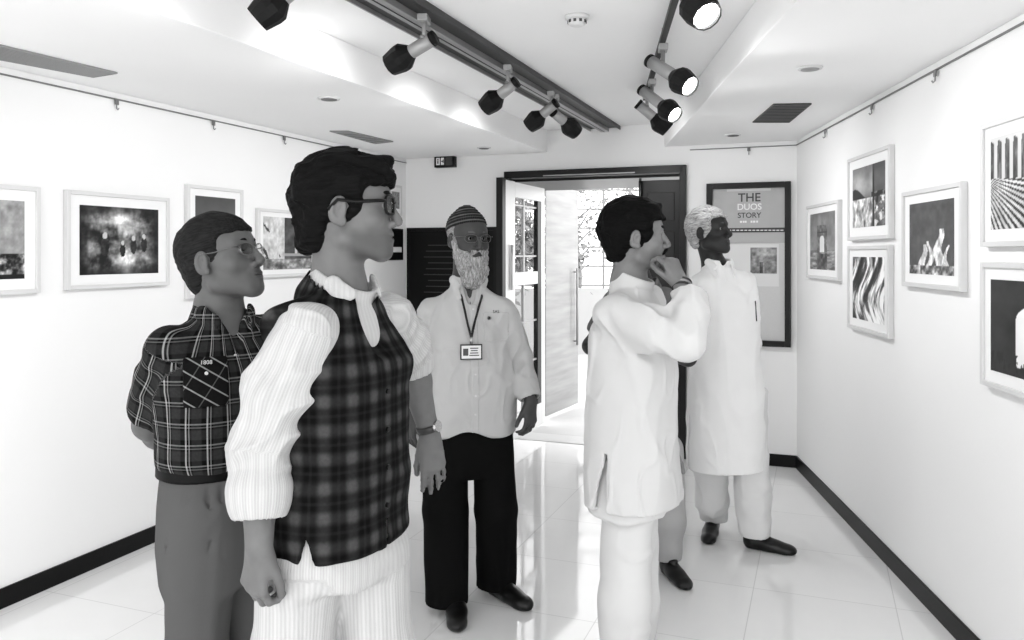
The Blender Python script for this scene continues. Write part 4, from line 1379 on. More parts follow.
    mb.build('pen', plain('dark_pen', .02, .3), root, True, rr)
    F = Field(V(.85, 3.95, .02), V(1.52, 4.70, .9), 0.0075)
    F.add(p_loft(o, math.radians(yaw), [(.62, 0, 0, .16, .13), (.85, 0, 0, .14, .11)], e=2.2), 0)
    chain(F, [V(rl[0][0], rl[0][1], .8), rl[0], rl[1], rl[2]], [.09, .085, .080, .074], 0.03)
    chain(F, [V(ll[0][0], ll[0][1], .8), ll[0], ll[1], ll[2]], [.09, .088, .086, .078], 0.03)
    folds(F, 0.010, 8, 8, 3.5, 0.004, (14, 14, 18), 6.0); wrinkle(F, .007, 9, 9, 8, 3.0)
    F.plane((0, 0, -1), (0, 0, .072))
    sculpt('trousers', F, cloth('offwhite_cotton_trousers', 0.70, bump=.15), root, rr)
    shoe('shoe', heelr, toer, M_shoe, root, rr, 1.1); shoe('shoe', heell, toel, M_shoe, root, rr, 1.1)

# ================================================================ man mostly hidden
def man_hidden():
    o = V(0.625, 3.86); yaw = -50
    root, rr = person('person', o[0], o[1], 'man in a grey shirt and light trousers mostly hidden behind the man holding his mouth')
    L = local(o, yaw)
    fwv = L(0, 1, 0) - L(0, 0, 0); rtv = L(1, 0, 0) - L(0, 0, 0); Rm = np.array([rtv, fwv, V(0, 0, 1)])
    H = Head(638, 244, 3.86, -40, 0)
    sk = skin('skin_dark', 0.030)
    neck = P(640, 286, 3.88); C = P(643, 283, 3.87); cax = V(.1, -.1, 1)
    Sr, Er, Wr = L(.18, 0, 1.32), P(591, 346, 3.76), P(660, 350, 3.60)
    Sl, El, Wl = L(-.17, 0, 1.32), P(688, 358, 3.84), P(636, 345, 3.60)
    F = Field(V(.28, 3.40, 0), V(.98, 4.15, 1.78), 0.010, [(H.o - V(.12, .12, .15), H.o + V(.13, .12, .14), 0.0045), (V(.45, 3.45, 1.0), V(.95, 3.75, 1.2), .0055)])
    sculpt_head(F, H, neck=neck, neck_r=0.054)
    upper(F, o, yaw, [(0.8, 0, 0, .14, .10), (1.0, 0, 0, .14, .10), (1.25, 0, 0, .15, .09)], C, Sr, Sl, .022)
    arm_skin(F, Sr, Er, Wr); arm_skin(F, Sl, El, Wl)
    hand(F, Wr, V(.8, .1, .2), V(0, -1, .2), +1, curl=(25, 25, 20)); hand(F, Wl, V(-.8, .1, -.1), V(0, -1, .2), -1, curl=(25, 35, 30))
    heell, toel = V(.742, 3.92, 0), V(.812, 3.665, 0)
    heelr, toer = V(.520, 3.88, 0), V(.60, 3.63, 0)
    ll = [P(664, 470, 3.86), P(668, 520, 3.86), V(.752, 3.88, .10)]
    rl = [P(628, 470, 3.82), P(624, 520, 3.82), V(.535, 3.84, .10)]
    chain(F, rl, [.055, .045, .035]); chain(F, ll, [.055, .045, .035])
    for h_, t_ in ((heelr, toer), (heell, toel)):
        F.add(p_cone(h_ * .8 + t_ * .2 + V(0, 0, .05), h_ * .3 + t_ * .7 + V(0, 0, .032), .03, .022), .03)
    sculpt('body', F, sk, root, rr, tone=head_tone(H, 0.8))
    add_face_bits(H, root, M_eye, M_iris, M_brow, rr)
    short_hair(H, M_blackhair, root, rr, vol=0.006, hairline=0.058, front=0.046, burn=-0.030, nape=-0.080, h=.0045)
    F = Field(V(.22, 3.40, .74), V(1.0, 4.15, 1.55), 0.0065, [(C - .12, C + .12, .0035)])
    secs = [(0.78, 0, 0, .18, .14), (1.0, 0, 0, .182, .145), (1.22, 0, 0, .178, .130)]
    upper(F, o, yaw, secs, C, Sr, Sl, 0)
    for S_, E_ in ((Sr, Er), (Sl, El)):
        e_ = S_ + (E_ - S_) * .62; d_ = unit(E_ - S_)
        F.add(p_cone(S_, e_, .058, .062), .03); F.cut(p_cone(e_ + d_ * .062, e_ + d_ * .3, .06, .09), .003)
    folds(F, 0.006, 7, 7, 4, 0, off=2)
    F.plane((0, 0, -1), (0, 0, .80)); F.hollow(.01, zmax=.9)
    nb = neck
    collar(F, C, cax, fwv, rtv, .062, .03, .030, True, .085, .06)
    sculpt('shirt', F, cloth('mid_grey_shirt_cloth', .13, bump=.15), root, rr)
    F = Field(V(.32, 3.50, .02), V(1.0, 4.15, .95), 0.0075)
    F.add(p_loft(o, math.radians(yaw), [(.66, 0, 0, .16, .13), (.9, 0, 0, .155, .12)], e=2.2), 0)
    chain(F, [rl[0] + V(0, 0, .1), rl[1], rl[2]], [.09, .080, .070], 0.03)
    chain(F, [ll[0] + V(0, 0, .1), ll[1], ll[2]], [.09, .080, .068], 0.03)
    folds(F, 0.008, 8, 8, 3.5, 0.003, (14, 14, 18), 1.0)
    F.plane((0, 0, -1), (0, 0, .072))
    sculpt('trousers', F, cloth('light_grey_trousers', 0.38, bump=.15), root, rr)
    shoe('shoe', heelr, toer, M_shoe, root, rr, 1.1); shoe('shoe', heell, toel, M_shoe, root, rr, 1.1)
# ================================================================ room shell
CH, SH = 2.547, 2.367           # raised ceiling, soffit
YB = -1.0                       # the room goes on behind the camera
LD = unit(V(.3825, 1, 0)); LP0 = V(-2.234, 3.491, 0)      # left wall
CR = V(2.061, 5.786, 0)                                    # back right corner
RD = unit(V(.104, 1, 0))                                   # right wall direction
BD = unit(V(-1, .3825, 0))                                 # back wall, running left from the corner
def line_x(p, d, q, e):
    A = np.array([[d[0], -e[0]], [d[1], -e[1]]]); t = np.linalg.solve(A, (q - p)[:2])
    return p + d * t[0]
CL = line_x(LP0, LD, CR, BD)                               # back left corner
NL = V(LD[1], -LD[0], 0); NR = V(-RD[1], RD[0], 0); NB = V(-.3825, -1, 0) / np.linalg.norm([.3825, 1])
def on_y(p, d, y): return p + d * ((y - p[1]) / d[1])
def ray_wall(px, p, d):
    return line_x(V(0, 0, 0), unit(V((px - 512) / FPX, 1, 0)), p, d)
LB, RB = on_y(CL, LD, YB), on_y(CR, RD, YB)

def wall_mat():
    m, nt, b = new_mat('white_painted_plaster')
    tc = N(nt, 'ShaderNodeTexCoord')
    nz = N(nt, 'ShaderNodeTexNoise', Scale=2.0, Detail=5.0)
    nt.links.new(tc.outputs['Object'], nz.inputs['Vector'])
    nt.links.new(MATH(nt, 'MULTIPLY_ADD', nz.outputs['Fac'], .03, .80), b.inputs['Base Color'])
    b.inputs['Roughness'].default_value = .75
    b.inputs['Specular IOR Level'].default_value = .25
    n2 = N(nt, 'ShaderNodeTexNoise', Scale=90.0, Detail=4.0)
    nt.links.new(tc.outputs['Object'], n2.inputs['Vector'])
    bp = N(nt, 'ShaderNodeBump', Strength=.12, Distance=.003)
    nt.links.new(n2.outputs['Fac'], bp.inputs['Height']); nt.links.new(bp.outputs[0], b.inputs['Normal'])
    return m
M_wall = wall_mat()
M_ceil = plain('white_ceiling_paint', .90, .85, noise=.015, nscale=3, bump=.1, bscale=70, spec=.2)
M_base = plain('black_granite_skirting', .005, .35, spec=.12, noise=.4, nscale=90)
M_metal = plain('grey_metal', .30, .4, .6)

def floor_mat(name, v, rough, line, size=.5975, glossy=.5):
    m, nt, b = new_mat(name)
    tc = N(nt, 'ShaderNodeTexCoord'); sx = N(nt, 'ShaderNodeSeparateXYZ')
    nt.links.new(tc.outputs['Object'], sx.inputs[0])
    ax = (LD[1], -LD[0]); ay = (LD[0], LD[1])
    def dotp(a, off):
        return MATH(nt, 'MULTIPLY_ADD', sx.outputs[0], a[0], MATH(nt, 'MULTIPLY_ADD', sx.outputs[1], a[1], off + 60 * size))
    u = dotp(ax, .279); w = dotp(ay, -.277)
    du = MATH(nt, 'PINGPONG', u, size / 2); dw = MATH(nt, 'PINGPONG', w, size / 2)
    g = MATH(nt, 'MINIMUM', du, dw)
    mr = N(nt, 'ShaderNodeMapRange'); nt.links.new(g, mr.inputs[0])
    mr.inputs[1].default_value = .0012; mr.inputs[2].default_value = .0028
    mr.inputs[3].default_value = line; mr.inputs[4].default_value = 1.0
    cu = MATH(nt, 'FLOOR', MATH(nt, 'DIVIDE', MATH(nt, 'ADD', u, size / 2), size)) if False else MATH(nt, 'FLOOR', MATH(nt, 'DIVIDE', u, size))
    cw = MATH(nt, 'FLOOR', MATH(nt, 'DIVIDE', w, size))
    wn = N(nt, 'ShaderNodeTexWhiteNoise'); wn.noise_dimensions = '2D'
    cb = N(nt, 'ShaderNodeCombineXYZ'); nt.links.new(cu, cb.inputs[0]); nt.links.new(cw, cb.inputs[1])
    nt.links.new(cb.outputs[0], wn.inputs['Vector'])
    nz = N(nt, 'ShaderNodeTexNoise', Scale=5.0, Detail=6.0); nt.links.new(tc.outputs['Object'], nz.inputs['Vector'])
    base = MATH(nt, 'MULTIPLY_ADD', wn.outputs['Value'], .03, MATH(nt, 'MULTIPLY_ADD', nz.outputs['Fac'], .05, v - .04))
    nt.links.new(MATH(nt, 'MULTIPLY', base, mr.outputs[0]), b.inputs['Base Color'])
    b.inputs['Roughness'].default_value = rough
    b.inputs['Specular IOR Level'].default_value = glossy
    bp = N(nt, 'ShaderNodeBump', Strength=.3, Distance=.001)
    nt.links.new(mr.outputs[0], bp.inputs['Height']); nt.links.new(bp.outputs[0], b.inputs['Normal'])
    return m
M_floor = floor_mat('polished_pale_floor_tiles', .82, .06, .76, glossy=1.0)

T = .12
mb = MB(); mb.prism([LB - NL * T, LB, CR * 0 + RB, RB - NR * T, CR - NR * T - NB * T, CL - NL * T - NB * T], -.05, 0)
floor = mb.build('floor', M_floor); props(floor, kind='structure')
# walls
mb = MB(); mb.prism([LB, CL, CL - NL * T - NB * T * 0, LB - NL * T], 0, CH + .1)
props(mb.build('wall_left', M_wall), kind='structure')
mb = MB(); mb.prism([RB, CR, CR - NR * T, RB - NR * T], 0, CH + .1)
props(mb.build('wall_right', M_wall), kind='structure')
DR = ray_wall(684, CR, BD); DL = ray_wall(508, CR, BD)      # door opening
DT = 2.175
mb = MB()
mb.prism([CR + NR * 0, DR, DR - NB * T, CR - NB * T - NR * T], 0, CH + .1)
mb.prism([DL, CL, CL - NB * T - NL * T, DL - NB * T], 0, CH + .1)
mb.prism([DR, DL, DL - NB * T, DR - NB * T], DT, CH + .1)
props(mb.build('wall_back', M_wall), kind='structure')
# ceiling: raised field with lower soffits on both sides
def spt(p, z, Y=None): return p
SL0 = V(-.80, 3.724, 0); SLd = unit(V(1.047, 2.646, 0))
SR0 = V(1.153, 5.915, 0); SRd = unit(V(.07, 1, 0))
def pz(px, py, z):
    Y = (z - CAMH) * FPX / (HY - py); return V((px - 512) / FPX * Y, Y, 0)
SLb = line_x(SL0, SLd, CR, BD); SRb = line_x(SR0, SRd, CR, BD)
SLn, SRn = on_y(SL0, SLd, YB), on_y(SR0, SRd, YB)
mb = MB()
mb.prism([LB - NL * T, RB - NR * T, CR - NR * T - NB * T, CL - NL * T - NB * T], CH, CH + .1)
ceil_ = mb.build('ceiling', M_ceil); props(ceil_, kind='structure')
mb = MB(); mb.prism([LB, SLn, SLb, CL], SH, CH)
mb.build('soffit', M_ceil, ceil_, bevel=.004)
mb = MB(); mb.prism([SRn, RB, CR, SRb], SH, CH)
mb.build('soffit', M_ceil, ceil_, bevel=.004)
# skirting
def strip(name, a, b, n, h, t, mat, z0=0.0, **k):
    mb = MB(); mb.prism([a, b, b + n * t, a + n * t], z0, z0 + h)
    o = mb.build(name, mat, None, bevel=.0015); return props(o, kind='structure')
strip('baseboard_left', LB, CL, NL, .088, .012, M_base)
strip('baseboard_right', RB, CR, NR, .088, .012, M_base)
DRo, DLo = DR - BD * .03, DL + BD * .03
ob = strip('baseboard_back', CR, DRo, NB, .088, .012, M_base)
ob = strip('baseboard_back_left', DLo, CL, NB, .088, .012, M_base); ob.name = 'baseboard_rear'
# picture rails
M_rail = plain('grey_picture_rail', .16, .4, .3)
strip('trim_1', LB, CL, NL, .007, .010, M_rail, 2.330)
strip('trim_2', RB, CR, NR, .007, .010, M_rail, 2.330)
strip('trim_3', CR, ray_wall(690, CR, BD), NB, .007, .010, M_rail, 2.330)

def hook(px, p, d, n, where):
    q = ray_wall(px, p, d)
    r = empty('picture_hook', q + V(0, 0, 2.33), 'small metal picture hook on the thin rail, ' + where, 'hook', 'hooks on the picture rails')
    mb = MB(); mb.box(q + n * .012 + V(0, 0, 2.318), (.011, .003, .014), np.array([d, n, V(0, 0, 1)]))
    mb.build('clip', M_rail, r, False, q + V(0, 0, 2.33))
    mb = MB(); mb.tube([q + n * .012 + V(0, 0, 2.31), q + n * .012 + V(0, 0, 2.285), q + n * .02 + V(0, 0, 2.278), q + n * .026 + V(0, 0, 2.286)], .0035, 8)
    mb.build('hanger', M_metal, r, True, q + V(0, 0, 2.33))
for px, w in ((115, 'leftmost on the left wall'), (212, 'middle one of three on the left wall'), (283, 'nearest the back on the left wall')): hook(px, LP0, LD, NL, w)
hook(749, CR, BD, NB, 'on the back wall above the notice board')
for px, w in ((827, 'nearest the corner on the right wall'), (874, 'middle one of three on the right wall'), (938, 'nearest the camera on the right wall')): hook(px, CR, RD, NR, w)

# ================================================================ framed photographs
def fbm(u, v, s, o=0.0, n=4):
    r = 0; a = 1.0
    for i in range(n):
        r = r + a * vnoise(u * s + o, v * s + o * 1.7, u * 0 + o * .31 + i); s *= 2; a *= .55
    return r
def sstep(x, a, b):
    t = np.clip((x - a) / (b - a), 0, 1); return t * t * (3 - 2 * t)
def art_house(u, v):
    g = 150 + 60 * fbm(u, v, 9, 1)
    win = (u < .62) & (v > .42) & (v < .92)
    g = np.where(win, 35 + 30 * fbm(u, v, 12, 3), g)
    bar = (u < .66) & ((np.abs(v - .68) < .012) | (np.abs(v - .42) < .02)) | ((np.abs(u - .36) < .012) & win)
    g = np.where(bar, 150, g)
    low = v < .32
    g = np.where(low, 90 + 260 * fbm(u, v, 14, 7), g)
    return np.where(v < .06, 20, g)
def art_alley(u, v):
    g = 70 + 230 * fbm(u, v, 7, 2) + 60 * fbm(u * 3, v * .8, 9, 4)
    c = np.exp(-((u - .52) / .13) ** 2) * sstep(v, .25, .9)
    g = g + 150 * c
    path = np.exp(-((u - .58 - .12 * (.4 - v)) / (.05 + .16 * (1 - v))) ** 2) * sstep(.45 - v, 0, .2)
    g = g + 130 * path
    for (a, b, r) in ((.30, .42, .05), (.52, .36, .035), (.66, .42, .04), (.80, .45, .04)):
        g = np.where(((u - a) / r) ** 2 + ((v - b) / (r * 3)) ** 2 < 1, 25 + 60 * fbm(u, v, 20, a), g)
        g = np.where(((u - a) / (r * .6)) ** 2 + ((v - b - r * 3) / (r)) ** 2 < 1, 190, g)
    e = np.minimum(np.minimum(u, 1 - u), np.minimum(v, 1 - v))
    return g * (.35 + .65 * sstep(e, 0, .2))
def art_sky(u, v):
    return 60 + 90 * (1 - v) + 10 * fbm(u, v, 4, 3) - 90 * (v < .2 + .05 * np.sin(u * 9))
def art_figures(u, v):
    left = 190 + 80 * fbm(u * 2, v, 9, 2)
    left = np.where(fbm(u * 1.6 + v * .6, v * .5, 9, 5) > .16 + .3 * v, 30, left)
    right = 45 + 60 * fbm(u, v, 8, 6)
    right = np.where((np.abs(u - .66) < .025) & (v > .3) & (v < .78), 190, right)
    right = np.where((np.abs(v - .28) < .03), 150, right)
    g = np.where(u < .42, left, right)
    return np.where(v < .2, 110 + 160 * fbm(u, v, 10, 9), g)
def art_gate(u, v):
    g = 165 - 60 * v + 50 * fbm(u, v, 5, 1)
    g = np.where(v < .35, 120 + 160 * fbm(u * .6, v * 3, 9, 2), g)
    arch = (np.abs(u - .5) < .2) & (v > .3) & (v < .78)
    hole = (np.abs(u - .5) < .09) & (v > .3) & (v < .52 + .08 * np.sqrt(np.clip(1 - ((u - .5) / .09) ** 2, 0, 1)))
    g = np.where(arch, 95 + 70 * fbm(u, v, 16, 3), g); g = np.where(arch & (np.abs(v - .66) < .015), 50, g)
    g = np.where(hole, 215, g)
    return np.where((np.abs(u - .5) < .2) & (v < .28), 70 + 100 * fbm(u, v, 12, 3), g)
def art_dunes(u, v):
    g = 120 + 110 * sstep(v, .4, .9) * (1 - v) * 2 + 60 * fbm(u, v, 4, 2)
    hill = v < .55 + .10 * np.sin(u * 7 + 1) * (u < .6) * 1.0 - .0
    g = np.where(hill & (v > .47), 35, g)
    g = np.where(v < .47, 175 + 240 * fbm(u * 2, v, 9, 5), g)
    g = np.where((u > .68), g * .55 + 100 * (fbm(u, v, 9, 8) > .1) * (v < .55), g)
    return np.where(np.abs(u - .66) < .025, 25, g)
def art_bark(u, v):
    w = fbm(u * 2.2 + .35 * np.sin(v * 5), v * .55, 5, 3)
    g = 120 + 420 * w
    return np.where(np.abs(w + .02) < .025, 20, g)
def art_fountain(u, v):
    g = 72 + 30 * fbm(u, v, 9, 1)
    for (a, b, s) in ((.34, .42, .10), (.48, .46, .07), (.70, .62, .14), (.86, .40, .05)):
        wdt = s * (1 - .72 * np.clip(v / b, 0, 1)) + .004
        m = (np.abs(u - a - .05 * np.sin(v * 14 + a * 9)) < wdt) & (v < b)
        g = np.where(m, 205 + 120 * fbm(u * 2, v, 12, a * 5), g)
    return np.where((v < .12), 120 + 260 * fbm(u, v, 14, 4), g)
def art_fence(u, v):
    g = 190 + 40 * fbm(u, v, 5, 2)
    post = (np.mod(u * 9 + .1, 1) < .55) & (v > .56 - .10 * u) & (v < .97 - .06 * np.mod(u * 9, 1))
    g = np.where(post, 60 + 120 * fbm(u * 5, v, 9, 4), g)
    gap = (v > .9)
    g = np.where((~post) & (v > .5), 205, g)
    a = np.arctan2(.62 - v, u + .18)
    ray = np.mod(a * 11, 1) < .48
    low = v <= .56 - .10 * u
    return np.where(low, np.where(ray, 22, 205 + 60 * fbm(u, v, 9, 1)), g)
def art_arch(u, v):
    g = 38 + 22 * fbm(u, v, 7, 2)
    top = .60 + .17 * np.sqrt(np.clip(1 - ((u - .72) / .36) ** 2, 0, 1))
    m = (np.abs(u - .72) < .36) & (v < top) & (v > .10)
    g = np.where(m, 235 + 12 * fbm(u, v, 4, 1), g)
    return np.where((v < .22) & (fbm(u * 3, v, 10, 6) > .1), 20, g)

def art_mat():
    m, nt, b = new_mat('monochrome_photo_print')
    at = N(nt, 'ShaderNodeAttribute', attribute_name='art')
    nt.links.new(at.outputs['Fac'], b.inputs['Base Color'])
    b.inputs['Roughness'].default_value = .35; b.inputs['Specular IOR Level'].default_value = .3
    return m
M_art = art_mat()
M_fr_white = plain('white_painted_frame_wood', .62, .45)
M_mount = plain('white_mount_board', .80, .8)

def art_panel(name, c, du, dv, w, h, fn, parent, rr, nrm, res=.0045):
    nu, nv = max(8, int(w / res)), max(8, int(h / res))
    U, W = np.meshgrid((np.arange(nu + 1)) / nu, (np.arange(nv + 1)) / nv, indexing='ij')
    p = c - rr + (U[..., None] - .5) * w * du + (W[..., None] - .5) * h * dv
    g = np.clip(fn(U.ravel(), W.ravel()), 8, 248)
    vs = p.reshape(-1, 3)
    i, j = np.meshgrid(np.arange(nu), np.arange(nv), indexing='ij')
    k = (i * (nv + 1) + j).ravel()
    q = np.stack([k, k + nv + 1, k + nv + 2, k + 1], 1)
    me = bpy.data.meshes.new(name)
    me.from_pydata(vs.tolist(), [], q.tolist()); me.materials.append(M_art)
    a = me.attributes.new('art', 'FLOAT', 'POINT')
    gl = g / 255.0; gl = np.where(gl <= .04045, gl / 12.92, ((gl + .055) / 1.055) ** 2.4)
    a.data.foreach_set('value', gl.astype(np.float32)); me.update()
    o = bpy.data.objects.new(name, me); COL.objects.link(o); o.parent = parent
    return o

def picture(pa, pb, p, d, n, ptop, pbot, at, fn, label, fw_=.020, inset=(.068, .068), tilt=0.0, w=None):
    """pa, pb = left and right edge px on the wall; ptop/pbot at px `at`"""
    A = ray_wall(pa, p, d); B = ray_wall(pb, p, d) if pb is not None else A + unit(d) * w
    Q = ray_wall(at, p, d); z1 = CAMH + (HY - ptop) / FPX * Q[1]; z0 = CAMH + (HY - pbot) / FPX * Q[1]
    c = (A + B) / 2 + V(0, 0, (z0 + z1) / 2); W = np.linalg.norm(B - A); Hh = z1 - z0
    du = unit(B - A); dv = V(0, 0, 1)
    root = empty('framed_photograph', c, label, 'picture', 'framed photographs on the side walls')
    dep = .028; R = np.array([du, dv, n])
    mb = MB()
    for s in (-1, 1):
        mb.box(c + du * s * (W / 2 - fw_ / 2) + n * dep / 2, (fw_ / 2, Hh / 2, dep / 2), R)
        mb.box(c + dv * s * (Hh / 2 - fw_ / 2) + n * dep / 2, (W / 2 - fw_, fw_ / 2, dep / 2), R)
    mb.build('frame', M_fr_white, root, False, c, .002)
    mb = MB(); mb.box(c + n * (dep * .35), (W / 2 - fw_, Hh / 2 - fw_, dep * .30), R)
    mb.build('mount', M_mount, root, False, c)
    art_panel('print', c + n * (dep * .65 + .0012), du, dv, W - 2 * inset[0] - 2 * fw_ * .3, Hh - 2 * inset[1], fn, root, c, n)
    return root

Lw = (LP0, LD, NL); Rw = (CR, RD, NR)
picture(None if False else -70, 36.5, *Lw, 187.5, 293, 36, art_house, 'framed photo of a weathered house front, cut by the left edge of view')
picture(63, 166, *Lw, 189.5, 290, 63, art_alley, 'framed landscape photo of a crowded bright alley on the left wall')
picture(184, 240, *Lw, 184, 299, 184, art_sky, 'tall framed photo of dark sky behind the head of the plaid-shirted man', inset=(.06, .06))
picture(255, 314, *Lw, 208, 278, 255, art_figures, 'framed photo with pale and dark upright shapes between the two nearest men\'s heads', inset=(.05, .05))
picture(810, 842.5, *Rw, 199.5, 281, 842, art_gate, 'framed photo of an arched gateway, nearest the corner on the right wall', inset=(.075, .06))
picture(852, 895, *Rw, 144, 238.5, 895, art_dunes, 'framed photo of pale rocks and dark pole, upper of the right-hand pair', inset=(.07, .068))
picture(852, 894, *Rw, 245, 339, 894, art_bark, 'framed photo of pale twisting streaks, lower of the right-hand pair', inset=(.07, .060))
picture(907.5, 968, *Rw, 181, 292, 968, art_fountain, 'framed dark photo with white plumes, between the pair and the fence photo', inset=(.07, .060))
picture(987.5, None, *Rw, 125, 247, 987.5, art_fence, 'framed photo of a picket fence and radiating stripes, upper right corner of the view', w=-.62, inset=(.06, .062))
picture(987.5, None, *Rw, 262, 384, 987.5, art_arch, 'framed dark photo with a white arch, below the fence photo at far right', w=-.62, inset=(.06, .062))

# small notices on the left wall by the corner
def board(name, pa, pb, p, d, n, ptop, pbot, at, fmat, imat, label, cat, fr=.012, dep=.012):
    A = ray_wall(pa, p, d); B = ray_wall(pb, p, d)
    Q = ray_wall(at, p, d); z1 = CAMH + (HY - ptop) / FPX * Q[1]; z0 = CAMH + (HY - pbot) / FPX * Q[1]
    c = (A + B) / 2 + V(0, 0, (z0 + z1) / 2); W = np.linalg.norm(B - A); Hh = z1 - z0
    du = unit(B - A); R = np.array([du, V(0, 0, 1), n])
    root = empty(name, c, label, cat)
    mb = MB()
    for s in (-1, 1):
        mb.box(c + du * s * (W / 2 - fr / 2) + n * dep / 2, (fr / 2, Hh / 2, dep / 2), R)
        mb.box(c + V(0, 0, s * (Hh / 2 - fr / 2)) + n * dep / 2, (W / 2 - fr, fr / 2, dep / 2), R)
    mb.build('frame', fmat, root, False, c, .001)
    mb = MB(); mb.box(c + n * dep * .35, (W / 2 - fr, Hh / 2 - fr, dep * .3), R)
    mb.build('panel', imat, root, False, c)
    return root, c, W, Hh, du
M_dark = plain('dark_board', .004, .5, noise=.3, nscale=14, spec=.12)
M_dframe = plain('black_frame_wood', .005, .4, spec=.15)
r_, c_, W_, H_, du_ = board('framed_notice', 388, 401, *Lw, 186, 216, 401, M_fr_white, M_mount, 'small pale framed notice on the left wall by the corner', 'notice', .02)
art_panel('print', c_ + NL * .0098, du_, V(0, 0, 1), W_ * .6, H_ * .55, lambda u, v: 120 + 80 * fbm(u, v, 8, 2), r_, c_, NL)
r_, c_, W_, H_, du_ = board('dark_notice', 384, 402, *Lw, 229, 260, 402, M_dframe, M_dark, 'black notice with a white band below the small pale notice', 'notice', .01)
mb = MB(); mb.box(c_ + NL * .0092 - V(0, 0, .045), (W_ * .42, .022, .001), np.array([du_, V(0, 0, 1), NL])); mb.build('white_band', M_mount, r_, False, c_)
# dark wall board behind the bearded man
r_, c_, W_, H_, du_ = board('wall_board', 408, 498, CR, BD, NB, 228, 352, 408, M_dframe, M_dark, 'large black framed board on the back wall behind the bearded man', 'board', .03, .025)
mb = MB()
R_ = np.array([du_, V(0, 0, 1), NB])
for k in range(9):
    mb.box(c_ - du_ * (.02 * (k % 3)) + V(0, 0, H_ * .36 - k * .05) + NB * .0168, (W_ * .26, .004, .0006), R_)
mb.build('faint_lines', plain('faint_grey_print', .010, .5), r_, False, c_)
# mounted two-part sign high on the back wall
q = ray_wall(447, CR, BD) + V(0, 0, CAMH + (HY - 162) / FPX * ray_wall(447, CR, BD)[1])
es = empty('wall_sign', q, 'small black box sign with pale symbols high on the back wall', 'sign')
R_ = np.array([-BD, V(0, 0, 1), NB]); X_ = -BD
mb = MB(); mb.box(q + NB * .03, (.092, .050, .03), R_); mb.build('housing', M_dframe, es, False, q, .004)
mb = MB()
mb.box(q + NB * .061 - X_ * .055, (.017, .030, .001), R_); mb.box(q + NB * .061 - X_ * .014, (.014, .030, .001), R_)
mb.build('pale_panel', M_mount, es, False, q)
mb = MB()
mb.tube([q + NB * .062 - X_ * .055 + V(0, 0, .016), q + NB * .063 - X_ * .055 + V(0, 0, .016)], .006, 12)
mb.box(q + NB * .0625 - X_ * .055 - V(0, 0, .006), (.005, .014, .0006), R_)
mb.build('symbol', M_dframe, es, False, q)
mb = MB()
mb.box(q + NB * .0625 - X_ * .014, (.010, .004, .0006), R_)
mb.box(q + NB * .0625 - X_ * .006 , (.004, .014, .0006), R_)
mb.build('symbol', M_dframe, es, False, q)
mb = MB(); mb.box(q + NB * .061 + X_ * .045, (.030, .036, .001), R_); mb.build('dark_lens', plain('dark_glass_panel', .04, .15), es, False, q)

# ---------------------------------------------------------------- poster board right of the door
A = ray_wall(707, CR, BD); B = ray_wall(791, CR, BD)
zt = CAMH + (HY - 181.5) / FPX * B[1]; zb = CAMH + (HY - 347) / FPX * B[1]
c = (A + B) / 2 + V(0, 0, (zt + zb) / 2); W = np.linalg.norm(B - A); Hh = zt - zb
du = unit(B - A); R_ = np.array([du, V(0, 0, 1), NB]); up = V(0, 0, 1)
pb_ = empty('notice_board', c, 'tall dark-framed notice board with an exhibition poster right of the doorway', 'notice board')
mb = MB(); f = .042
for s in (-1, 1):
    mb.box(c + du * s * (W / 2 - f / 2) + NB * .02, (f / 2, Hh / 2, .02), R_)
    mb.box(c + up * s * (Hh / 2 - f / 2) + NB * .02, (W / 2 - f, f / 2, .02), R_)
mb.build('frame', plain('dark_bronze_frame', .010, .4, .0, spec=.2), pb_, False, c, .003)
mb = MB(); mb.box(c + NB * .006, (W / 2 - f, Hh / 2 - f, .006), R_); mb.build('backing', plain('light_grey_pinboard', .56, .8, noise=.05, nscale=80), pb_, False, c)
def lp(px, py):   # point on the board
    q = ray_wall(px, CR, BD); return V(q[0], q[1], CAMH + (HY - py) / FPX * q[1])
def rect(name, x0, y0, x1, y1, off, mat, parent, th=.0012):
    a, b = lp(x0, y0), lp(x1, y1); a2 = lp(x0, y1)
    cc = (a + b) / 2; cc[2] = (lp((x0 + x1) / 2, y0)[2] + lp((x0 + x1) / 2, y1)[2]) / 2
    h = (lp((x0 + x1) / 2, y0)[2] - lp((x0 + x1) / 2, y1)[2]) / 2
    mb = MB(); mb.box(cc + NB * off, (np.linalg.norm((b - a)[:2]) / 2, h, th), R_)
    return mb.build(name, mat, parent, False, c)
po = rect('poster', 712.5, 188, 786, 243, .0140, plain('grey_poster_paper', .38, .5, noise=.12, nscale=9), pb_)
tx_dark = plain('dark_print', .030, .6); tx_white = plain('white_print', .75, .6)
def ptxt(s, px, py, size, mat, sx=1.0):
    t = text_obj(s, lp(px, py) + NB * .0158, du * 1.0, up, size, mat, po, c, 'lettering', .0004, bold=size * .012)
    return t
ptxt('THE', 749.5, 198, .088, tx_dark); ptxt('DUOS', 749.5, 207.2, .064, tx_white)
ptxt('STORY', 749.5, 215.6, .054, tx_dark); ptxt('ONE TWO', 749.5, 223.0, .034, tx_white) if False else None
for k, (a, ww) in enumerate(((-.062, .010), (-.043, .006), (-.028, .009), (.016, .008), (.036, .010), (.058, .008))):
    mb = MB(); mb.box(lp(749.5, 221.8) + du * a * .95 + NB * .0158, (ww * .8, .0075, .0006), R_)
    mb.build('small_print', tx_white, po, False, c)
rect('dark_band', 714, 228, 786, 232.5, .0157, tx_dark, po)
mb = MB()
for k in range(16):
    mb.box(lp(722 + k * 4.0, 230.3) + NB * .0172, (.010, .0035, .0004), R_)
mb.build('band_print', tx_white, po, False, c)
